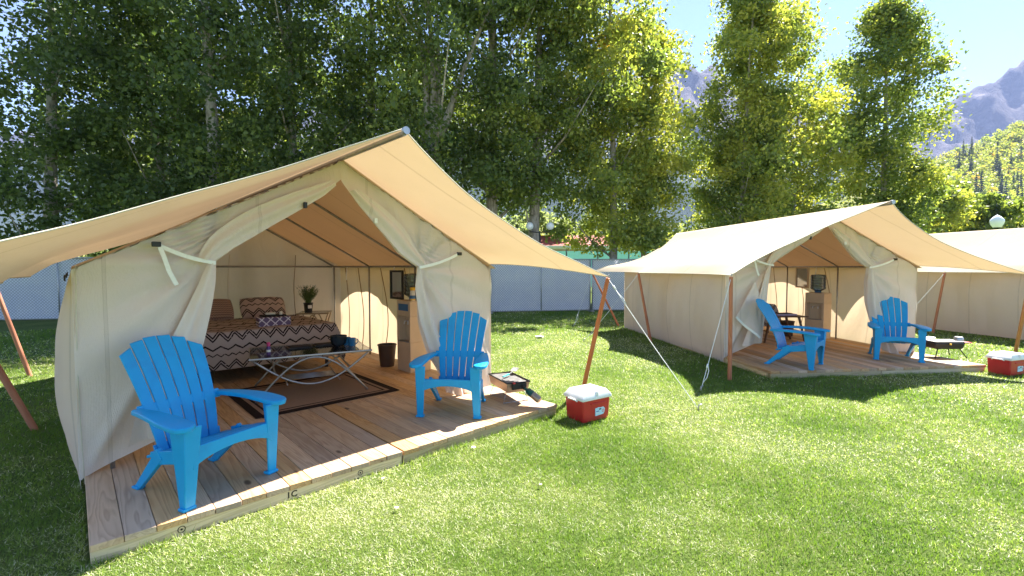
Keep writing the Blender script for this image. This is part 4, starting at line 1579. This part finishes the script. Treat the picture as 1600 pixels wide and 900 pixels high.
# ------------------------------------------------------------------ bed, bedding, furniture in the tents
def make_bed(F, label, blabel, ox=0.0):
    S0, S1, T0, T1, ZT = 1.10 + ox, 2.74 + ox, 3.45, 5.38, .70
    cx, cy = (S0 + S1) / 2, (T0 + T1) / 2
    root = empty("bed", F.w(cx, cy, DECK), F.a, label, "bed")
    z0 = -DECK
    w, d = S1 - S0, T1 - T0
    b = MB(); b.box((0, 0, .24), (w - .10, d - .08, .14)); b.build("bed_base", M_dark, root, bevel=.02)
    b = MB(); b.box((0, 0, .45), (w - .05, d - .04, .26)); b.build("mattress", M_hem, root, bevel=.04)
    for sx in (-1, 1):
        for sy in (-1, 1):
            b = MB(); b.tube([(sx * (w / 2 - .1), sy * (d / 2 - .1), 0), (sx * (w / 2 - .1), sy * (d / 2 - .1), .2)], .025, 8); b.build("leg", M_black, root, smooth=40)
    top = ZT - DECK + .005
    hw, hd = w / 2, d / 2
    drop = .46

    def fn(u, v):
        a = lerp(-hw - drop, hw + drop * .75, u)
        c = lerp(-hd - drop, hd - .3, v)
        ex = max(0, abs(a) - hw)
        ey = max(0, -c - hd)
        sgx = 1 if a > 0 else -1
        dd = max(ex, ey) + .25 * min(ex, ey)
        z = top + .03 - dd
        z += .012 * nz(a * 3, c * 3, 7) + .012 * math.exp(-(dd / .05) ** 2)
        x = max(-hw, min(hw, a)) + sgx * (.03 * min(1, ex / .08) + .02 * math.sin(c * 14) * min(1, ex / .3) + .5 * min(ex, ey) * .35)
        y = max(-hd, c) - (.03 * min(1, ey / .08) + .018 * math.sin(a * 11 + 1) * min(1, ey / .3) + .5 * min(ex, ey) * .35)
        return (x, y, z)
    b = MB()
    b.grid(96, 80, fn, lambda u, v: (lerp(-hw - drop, hw + drop, u), (lambda c: c if c < -hd else -hd + (c + hd) * .42)(lerp(-hd - drop, hd - .3, v))))
    o = b.build("blanket", M_blanket, None, smooth='all', fixn=False)
    o.location = F.w(cx, cy, DECK)
    o.rotation_euler = (0, 0, F.a)
    tag(o, blabel, "blanket")
    return root


def pillow(F, s, t, z, m, label, w=.66, h=.44, tilt=62, rz=0, th=.09):
    b = MB()

    def half(sg):
        def fn(u, v):
            a, c = 2 * u - 1, 2 * v - 1
            pinch = 1 - .06 * (a * a * c * c)
            e = (max(0, 1 - a ** 4) * max(0, 1 - c ** 4)) ** .55
            return (a * w / 2 * pinch, c * h / 2 * pinch, sg * th * e + .006 * nz(a * 4, c * 4, sg) * e)
        return fn
    for sg in (-1, 1):
        b.grid(20, 16, half(sg), lambda u, v: (u * w, v * h))
    o = b.build("pillow", m, None, smooth='all')
    o.location = F.w(s, t, z)
    o.rotation_euler = (R(tilt), 0, F.a + R(rz))
    tag(o, label, "pillow")


make_bed(F1, "low double bed with dark base inside the near tent", "tan blanket with black zigzag rows spread over the near tent's bed")
make_bed(F2, "bed just visible at the left inside the middle tent", "zigzag blanket on the bed in the middle tent", -.1)
pillow(F1, 1.47, 5.08, .895, M_pillow_b, "brown finely knitted pillow at the bed's left", h=.38, tilt=55)
pillow(F1, 2.22, 5.06, .895, M_pillow_a, "tan pillow with bold black zigzags at the bed's right", h=.38, tilt=55, rz=-4)
pillow(F2, 2.2, 4.1, .80, M_lav, "lavender pillow at the corner of the middle tent's bed", tilt=50, rz=20)
pillow(F2, 1.4, 5.0, .92, M_pillow_a, "zigzag pillow at the head of the middle tent's bed")

# lattice box and little tray on the bed
o = MB().box((0, 0, .075), (.40, .26, .13)).build("gift_box", M_lattice, None, bevel=.012)
o.location = F1.w(2.0, 3.78, .725); o.rotation_euler = (0, 0, F1.a + R(-6))
tag(o, "purple box with white lattice pattern on the bed", "box")
r = empty("tray", F1.w(2.0, 3.80, .867), F1.a, "dark tray with white toiletries on top of the lattice box", "tray")
MB().box((0, 0, .012), (.30, .18, .02)).build("dish", M_dark, r, bevel=.004)
MB().box((-.03, 0, .04), (.12, .05, .03)).build("soap", M_white, r, bevel=.006)
MB().lathe([(.02, 0), (.022, .03), (.016, .045)], (.09, -.05, .022), 12).build("jar", M_white, r, smooth=40)

# rug
b = MB()
b.grid(30, 26, lambda u, v: ((u - .5) * RUG[0], (v - .5) * RUG[1], .008 + .003 * nz(u * 6, v * 6, 1)))
b.grid(1, 1, lambda u, v: ((u - .5) * RUG[0], (v - .5) * RUG[1], .001))
o = b.build("rug", M_rug, None, smooth='all', fixn=False)
o.location = F1.w(1.97, 2.30, DECK); o.rotation_euler = (0, 0, F1.a)
tag(o, "brown rug with dark double border under the glass coffee table", "rug")


def arc(p, q, rise, n=16):
    p, q = Vector(p), Vector(q)
    return [p.lerp(q, i / n) + Vector((0, 0, rise * math.sin(math.pi * i / n))) for i in range(n + 1)]


def curved_table(loc, rz, L, D, H, label, m, cat="table", shelf=True):
    r = empty("coffee_table" if shelf else "side_table", loc, rz, label, cat)
    hl, hd = L / 2, D / 2
    b = MB()
    b.tube([(-hl, -hd, H), (hl, -hd, H), (hl, hd, H), (-hl, hd, H)], .012, 8, closed=True)
    b.build("top_frame", m, r, smooth=40)
    MB().box((0, 0, H + .004), (L - .01, D - .01, .008)).build("glass_top", M_glass, r)
    for sy in (-1, 1):
        y = sy * (hd - .015)
        MB().tube(arc((-hl + .05, y, .005), (hl - .05, y, .005), H - .03), .0115, 8).build("leg_arch", m, r, smooth='all')
        MB().tube(arc((-hl + .01, y + .012 * sy * -1, H), (hl - .01, y + .012 * sy * -1, H), -(H - .11) * .92), .0115, 8).build("hanging_arch", m, r, smooth='all')
    for sx in (-1, 1):
        MB().tube([(sx * hl * .62, -hd + .02, H * .62), (sx * hl * .62, hd - .02, H * .62)], .009, 8).build("cross_bar", m, r, smooth='all')
    if shelf:
        for i in range(7):
            yb = -.12 + .04 * i
            MB().tube([(-.27, yb, .155), (.27, yb, .155)], .006, 6).build("rack_bar", m, r, smooth='all')
        for sx in (-.27, .27):
            MB().tube([(sx, -hd + .02, .155), (sx, hd - .02, .155)], .008, 6).build("rack_rail", m, r, smooth='all')
    return r


TBL = (F1, 2.0, 2.42, -7.0)
tl_, td_, th_ = 1.25, .82, .462
curved_table(F1.w(2.0, 2.42, DECK + .012), F1.a + R(-14), tl_, td_, th_, "glass coffee table on curved grey metal legs over the rug", M_steel)
TF = Frame(F1.w(2.0, 2.42)[:2], F1.a + R(-14))
TZ = DECK + .012 + th_ + .0085
for dx, dy, lab in ((-.10, .13, "dark flat tray left of the pot on the coffee table"), (.19, .17, "dark flat tray beside the pot on the coffee table")):
    r = empty("serving_tray", TF.w(dx, dy, TZ), TF.a + R(6), lab, "tray")
    MB().box((0, 0, .008), (.27, .19, .012)).build("base", M_black, r, bevel=.003)
    MB().box((0, 0, .018), (.23, .15, .008)).build("inlay", M_dark, r, bevel=.002)
r = empty("pot", TF.w(.33, .05, TZ), 0, "round dark enamel pot on the coffee table", "pot")
MB().lathe([(.055, 0), (.085, .03), (.098, .08), (.10, .125), (.094, .125), (.09, .04), (.0, .02)], (0, 0, 0), 24, False).build("bowl", M_pot, r, smooth=50)
MB().tube(arc((-.1, 0, .10), (-.1, .02, .06), .0) + [(-.13, .01, .09), (-.1, 0, .115)], .006, 6).build("handle", M_pot, r, smooth='all')
for dx, dy, lab in ((.43, .06, "blue enamel mug nearest the pot, partly hidden"), (.475, -.03, "blue enamel mug at the right end of the coffee table")):
    r = empty("mug", TF.w(dx, dy, TZ), TF.a, lab, "mug", "blue enamel mugs")
    MB().lathe([(.038, 0), (.042, .01), (.043, .095), (.04, .095), (.038, .012), (.0, .01)], (0, 0, 0), 20, False).build("cup", M_mug, r, smooth=50)
    MB().tube([(.042, 0, .08), (.068, 0, .075), (.072, 0, .045), (.045, 0, .02)], .006, 6).build("handle", M_mug, r, smooth='all')
r = empty("spray_bottle", TF.w(-.44, -.22, TZ), 0, "small purple bottle with a pink cap on the coffee table", "bottle")
MB().lathe([(.02, 0), (.022, .005), (.022, .085), (.014, .098)], (0, 0, 0), 16).build("body", M_purple, r, smooth=40)
MB().lathe([(.0225, .035), (.0225, .06)], (0, 0, 0), 16, False).build("label_band", M_white, r, smooth=40)
MB().lathe([(.017, .098), (.018, .135), (.012, .142)], (0, 0, 0), 16).build("cap", M_pink, r, smooth=40)

# nightstand and potted plant
curved_table(F1.w(3.02, 5.0, DECK), F1.a + R(-30), .5, .42, .66, "small tan metal side table behind the bed", M_brass, "table", False)
r = empty("potted_plant", F1.w(2.92, 5.02, DECK + .671), 0, "grassy green plant in a black pot on the side table", "plant")
MB().lathe([(.06, 0), (.075, .15), (.08, .155), (.08, .165), (.068, .165), (.064, .12)], (0, 0, 0), 18).build("pot", M_black, r, smooth=40)
MB().box((.055, -.065, .10), (.06, .012, .055), R(40)).build("tag", M_white, r)
g_ = np.random.default_rng(4)
b = MB()
for i in range(130):
    a, l_ = g_.uniform(0, 6.28), g_.uniform(.16, .34)
    sp = g_.uniform(.02, .17)
    x0, y0 = .045 * math.cos(a) * g_.uniform(0, 1), .045 * math.sin(a) * g_.uniform(0, 1)
    x1, y1 = x0 + sp * math.cos(a), y0 + sp * math.sin(a)
    b.bar((x0, y0, .14), ((x0 + x1) / 2 - .02 * math.cos(a), (y0 + y1) / 2, .14 + l_ * .6), .005, .002)
    b.bar(((x0 + x1) / 2 - .02 * math.cos(a), (y0 + y1) / 2, .14 + l_ * .6), (x1, y1, .14 + l_), .006, .002, w2=.001)
    for q in (.4, .55, .7, .85):
        xm, ym, zm = lerp(x0, x1, q), lerp(y0, y1, q), .14 + l_ * q
        b.bar((xm, ym, zm), (xm + g_.uniform(-.03, .03), ym + g_.uniform(-.03, .03), zm + .03), .008, .002, w2=.002)
M_herb = simple("herb_leaves", (0.07, 0.12, 0.03), 0.6, var=.4, scale=30)
o = b.build("leaves", M_herb, r); o['kind'] = 'stuff'


def dispenser(F, s, t, rz, h, label, jlabel, blue=True):
    """cabinet facing -x in its own axes"""
    r = empty("water_cooler", F.w(s, t, DECK), F.a + R(rz), label, "dispenser")
    w, d = .33, .35
    MB().box((0, 0, h * .21), (w, d, h * .42)).build("lower_panel", M_card, r, bevel=.006)
    b = MB()
    b.box((.06, 0, h * .60), (w - .12, d, h * .36))
    for sy in (-1, 1): b.box((-.10, sy * (d / 2 - .02), h * .60), (.13, .04, h * .36))
    b.build("recess", M_card, r)
    MB().box((0, 0, h * .89), (w, d, h * .218)).build("head_panel", M_card, r, bevel=.006)
    MB().box((-.14, 0, h * .425), (.05, d - .09, .012)).build("drip_tray", M_dsteel, r)
    for sy in (-.05, .05):
        b = MB(); b.tube([(-.05, sy, h * .70), (-.12, sy, h * .70), (-.125, sy, h * .66)], .010, 8); b.build("tap", M_white, r, smooth='all')
    MB().box((-.166, 0, h * .905), (.006, d - .10, h * .095)).build("display", M_bluelab if blue else M_card, r)
    if jlabel:
        j = empty("water_jug", F.w(s + .02, t + .04, DECK + h), 0, jlabel, "bottle", "big water bottles")
        pr = [(.05, 0), (.055, .03), (.13, .075)]
        for q in range(5):
            z = .085 + q * .055
            pr += [(.135, z), (.135, z + .035), (.128, z + .043)]
        pr += [(.12, .365), (.02, .375)]
        MB().lathe(pr, (0, 0, 0), 24).build("bottle_body", M_jug, j, smooth=40)
        MB().lathe([(.058, 0), (.06, .025), (.058, .05)], (0, 0, 0), 18).build("neck_ring", M_bluelab, j, smooth=40)
    return r


dispenser(F1, 3.46, 2.50, 0, .985, "tall tan water dispenser with blue panel at the near tent's right", "clear grey water bottle on the near dispenser behind the yellow-capped tube")
dispenser(F2, 3.02, 2.70, 26, .93, "tall tan water dispenser inside the middle tent", "clear grey water bottle on the middle tent's dispenser", False)
r = empty("sunscreen_bottle", F1.w(3.36, 2.36, DECK + .985), 0, "white bottle with yellow cap on top of the dispenser", "bottle")
MB().lathe([(.03, 0), (.036, .01), (.036, .125), (.028, .14)], (0, 0, 0), 18).build("body", M_white, r, smooth=40)
MB().lathe([(.0367, .03), (.0367, .075)], (0, 0, 0), 18, False).build("label_band", M_bluelab, r, smooth=40)
MB().lathe([(.037, .008), (.037, .028)], (0, 0, 0), 18, False).build("label_band", M_yellow, r, smooth=40)
MB().lathe([(.034, .142), (.036, .15), (.036, .18), (.03, .186)], (0, 0, 0), 18).build("cap", M_yellow, r, smooth=40)


def mirror(F, s, t, z, w, h, label, frame_m):
    r = empty("wall_mirror", F.w(s, t, z), F.a, label, "mirror")
    for sy in (-1, 1):
        MB().box((0, sy * w / 2, 0), (.025, .03, h + .03)).build("frame", frame_m, r)
        MB().box((0, 0, sy * h / 2), (.024, w - .03, .03)).build("frame", frame_m, r)
    MB().box((.005, 0, 0), (.008, w - .02, h - .02)).build("glass", M_mirror, r)


mirror(F1, 3.48, 3.0, 1.29, .34, .40, "black framed mirror hanging behind the near dispenser", M_black)
mirror(F2, 3.18, 3.35, 1.33, .34, .42, "tan framed mirror hanging behind the middle tent's dispenser", M_card)


def bin_(F, s, t, label):
    r = empty("waste_bin", F.w(s, t, DECK), F.a, label, "bin", "brown waste bins")
    MB().lathe([(.095, 0), (.10, .01), (.13, .30), (.138, .305), (.138, .32), (.125, .32), (.10, .03), (.0, .02)], (0, 0, 0), 22, False).build("bucket", M_bin, r, smooth=50)


bin_(F1, 3.30, 2.98, "brown waste bin beside the near dispenser")
bin_(F2, 2.62, 3.05, "brown waste bin beside the middle tent's dispenser")

# dark-legged table inside the middle tent
r = empty("folding_table", F2.w(1.95, 2.45, DECK), F2.a + R(-5), "dark wooden splay-legged table behind the sideways blue chair", "table")
MB().box((0, 0, .50), (.86, .52, .02)).build("table_top", M_dwood, r, bevel=.004)
for sx in (-1, 1):
    for sy in (-1, 1):
        MB().bar((sx * .28, sy * .2, .49), (sx * .40, sy * .22, 0), .035, .035, w2=.026, h2=.026).build("leg", M_dwood, r)
    MB().bar((sx * .33, -.2, .22), (sx * .33, .2, .22), .02, .02).build("stretcher", M_dwood, r)
r2 = empty("tray", F2.w(2.05, 2.45, DECK + .511), F2.a, "lavender tray lying on the dark-legged table", "tray")
MB().box((0, 0, .015), (.42, .24, .03)).build("base", M_lav, r2, bevel=.006)
MB().box((0, 0, .036), (.30, .14, .012)).build("napkin", M_dark, r2, bevel=.003)


# ------------------------------------------------------------------ coolers
def make_cooler():
    r = empty("cooler_box", (0, 0, 0))
    w, d, h = .375, .27, .235
    b = MB(); b.box((0, 0, h / 2), (w, d, h), 0, .93); b.build("body", M_red, r, bevel=.016, seg=3)
    b = MB()
    z0 = h - .012
    x, y = w / 2 + .012, d / 2 + .012
    b.add([(-x, -y, z0), (x, -y, z0), (x, y, z0), (-x, y, z0), (-x, -y, z0 + .028), (x, -y, z0 + .028), (x, y, z0 + .028), (-x, y, z0 + .028),
           (-x + .055, -y + .03, z0 + .088), (x - .055, -y + .03, z0 + .088), (x - .055, y - .03, z0 + .088), (-x + .055, y - .03, z0 + .088)],
          [(3, 2, 1, 0), (0, 1, 5, 4), (1, 2, 6, 5), (2, 3, 7, 6), (3, 0, 4, 7), (4, 5, 9, 8), (5, 6, 10, 9), (6, 7, 11, 10), (7, 4, 8, 11), (8, 9, 10, 11)])
    lid = b.build("lid", M_white, r, bevel=.008, seg=2)
    MB().box((0, -y + .012, z0 + .056), (.022, .03, .05)).build("latch", M_white, lid, bevel=.004)
    for sx in (-1, 1):
        b = MB(); b.tube([(sx * (w / 2 + .013), -.07, h - .02), (sx * (w / 2 + .028), -.05, h - .005), (sx * (w / 2 + .03), .05, h - .005), (sx * (w / 2 + .013), .07, h - .02)], .008, 6); b.build("handle", M_white, r, smooth='all')
    MB().box((.02, -d / 2 - .001, .182), (.20, .012, .012)).build("grip_ledge", M_red, r, bevel=.003)
    # label sticker with small print
    yf = -d / 2 + .0035
    lb = MB(); lb.prism([(-.018, .055), (.09, .062), (.107, .085), (.112, .115), (.09, .135), (.055, .132), (.03, .138), (-.02, .13)], 'y', yf - .004, yf + .004)
    st = lb.build("sticker", M_ltblue, r)
    MB().box((.045, yf - .0045, .118), (.03, .002, .012)).build("print_block", M_ink, st)
    MB().box((.012, yf - .0045, .10), (.04, .002, .008)).build("print_block", M_bluelab, st)
    MB().box((.012, yf - .0045, .08), (.045, .002, .006)).build("print_block", M_white, st)
    b = MB(); b.tube([(.085 + .013 * math.cos(t), yf - .004, .098 + .013 * math.sin(t)) for t in np.linspace(0, 6.28, 13)[:-1]], .003, 5, closed=True); b.build("print_ring", M_redink, st)
    return r


ck = make_cooler()
ck.location = (.775, 4.73, .004); ck.rotation_euler = (0, 0, R(34)); ck.scale = (1.0, 1.0, 1.0)
tag(ck, "red cooler with white lid on the grass beside the near deck", "cooler", "red and white coolers")
ck2 = copy_tree(ck)
ck2.location = (7.18, 6.72, .004); ck2.rotation_euler = (0, 0, R(18))
tag(ck2, "red cooler with white lid at the right edge beside the middle deck", "cooler", "red and white coolers")

# ------------------------------------------------------------------ grills
r = empty("camp_grill", F1.w(3.46, .54, DECK), F1.a + R(72), "bronze open camp grill with green gas cylinder on the near deck corner", "grill")
L_, D_, zb_, zt_ = .50, .27, .12, .225
b = MB()
b.add([(-L_ / 2 + .02, -D_ / 2 + .02, zb_), (L_ / 2 - .02, -D_ / 2 + .02, zb_), (L_ / 2 - .02, D_ / 2 - .02, zb_), (-L_ / 2 + .02, D_ / 2 - .02, zb_),
       (-L_ / 2, -D_ / 2, zt_), (L_ / 2, -D_ / 2, zt_), (L_ / 2, D_ / 2, zt_), (-L_ / 2, D_ / 2, zt_)],
      [(3, 2, 1, 0), (0, 1, 5, 4), (1, 2, 6, 5), (2, 3, 7, 6), (3, 0, 4, 7)])
b.build("firebox", M_bronze, r, fixn=False)
b = MB(); b.tube([(-L_ / 2, -D_ / 2, zt_), (L_ / 2, -D_ / 2, zt_), (L_ / 2, D_ / 2, zt_), (-L_ / 2, D_ / 2, zt_)], .008, 6, closed=True); b.build("rim", M_black, r)
for i in range(13):
    x = -L_ / 2 + .03 + i * (L_ - .06) / 12
    MB().tube([(x, -D_ / 2 + .01, zt_ - .012), (x, D_ / 2 - .01, zt_ - .012)], .004, 5).build("grate_bar", M_dsteel, r)
for sx in (-1, 1):
    MB().tube([(sx * .17, -D_ / 2 + .03, zb_), (sx * .185, -D_ / 2 - .01, .004), (sx * .185, D_ / 2 + .01, .004), (sx * .17, D_ / 2 - .03, zb_)], .004, 6).build("wire_leg", M_steel, r, smooth='all')
b = MB(); b.tube([(-L_ / 2 - .005, -.03, .19), (-L_ / 2 - .07, -.04, .175)], .02, 10); b.box((-L_ / 2 - .015, 0, .19), (.03, .16, .06)); b.build("regulator", M_black, r)
MB().lathe([(.016, 0), (.018, .012)], (-L_ / 2 - .02, .06, .22), 10).build("knob", M_redink, r)
ax = Vector((-.75, -.42, -.45)).normalized()
p0 = Vector((-L_ / 2 - .06, -.04, .175))
b = MB(); b.tube([p0 + ax * q for q in (0, .03, .05, .09, .12)], [.014, .016, .034, .038, .038], 14); cy = b.build("cylinder", M_green, r, smooth=40)
b = MB(); b.tube([p0 + ax * q for q in (.12, .20, .215)], [.0385, .0385, .03], 14); b.build("cylinder_sleeve", M_bronze, cy, smooth=40)
sp_ = empty("spatula", F1.w(3.49, .58, DECK + .239), F1.a + R(20), "turquoise handled spatula lying across the bronze grill", "spatula")
MB().bar((-.12, 0, .006), (.02, 0, .006), .022, .014).build("handle", M_teal, sp_, bevel=.004)
MB().bar((.02, 0, .006), (.12, 0, .02), .008, .004).build("shaft", M_steel, sp_)
MB().bar((.12, 0, .02), (.21, .0, .045), .075, .004).build("blade", M_steel, sp_)

r = empty("camp_grill", F2.w(3.46, .62, DECK), F2.a + R(-8), "black portable grill on four legs behind the middle deck's right chair", "grill")
MB().box((0, 0, .20), (.48, .28, .11), 0, .88).build("firebox", M_black, r, bevel=.02)
MB().box((0, 0, .262), (.46, .26, .012)).build("grate", M_dsteel, r, bevel=.003)
MB().bar((-.22, .12, .27), (-.05, .14, .30), .12, .012).build("lid", M_steel, r)
MB().box((.29, 0, .245), (.14, .22, .014)).build("side_shelf", M_redink, r, bevel=.003)
MB().lathe([(.06, 0), (.062, .05), (.05, .07)], (.23, -.02, .26), 14).build("side_burner", M_steel, r, smooth=40)
MB().lathe([(.014, 0), (.014, .02)], (-.02, -.155, .22), 10).build("knob", M_yellow, r)
for sx in (-1, 1):
    for sy in (-1, 1):
        MB().tube([(sx * .17, sy * .10, .155), (sx * .25, sy * .15, .006)], .008, 6).build("leg", M_black, r, smooth='all')

# ------------------------------------------------------------------ litter on the lawn
M_dryleaf = simple("dry_leaf", (0.62, 0.54, 0.36), 0.8)
for i, (x, y, s, m, nm, lab) in enumerate([(-.324, 3.878, .018, M_paper, "paper_scrap", "round white scrap on the grass in front of the near deck's joint"), (-.729, 2.886, .014, M_dryleaf, "fallen_leaf", "pale dry leaf on the grass nearest the camera"),
                                           (-.928, 3.301, .013, M_dryleaf, "fallen_leaf", "pale dry leaf close to the near deck's front edge"), (.605, 10.19, .09, M_paper, "paper_scrap", "white crumpled paper on the far lawn by the blue fence"), (.2, 3.2, .011, M_dryleaf, "fallen_leaf", "tiny brown leaf in the middle of the lawn")]):
    b = MB()
    b.grid(6, 6, lambda u, v: ((u - .5) * 2 * s * (1 - .6 * (2 * v - 1) ** 2), (v - .5) * 2 * s, .03 + s * .35 * nz(u * 3 + i, v * 3, i) + s * .4 * (u - .5) ** 2))
    o = b.build(nm, m, None, smooth='all', fixn=False)
    o.location = (x, y, 0); o.rotation_euler = (0, 0, i * 1.3)
    tag(o, lab, "litter")

# ------------------------------------------------------------------ air
k = NT("haze_air")
pv = k.n("ShaderNodeVolumePrincipled")
pv.inputs['Color'].default_value = (0.45, 0.58, 1.0, 1)
pv.inputs['Density'].default_value = 0.0001
k.l(pv.outputs[0], k.out.inputs[1])
o = MB().box((0, 2000, 699), (8600, 4600, 1400)).build("haze", k.m)
tag(o, kind='stuff')
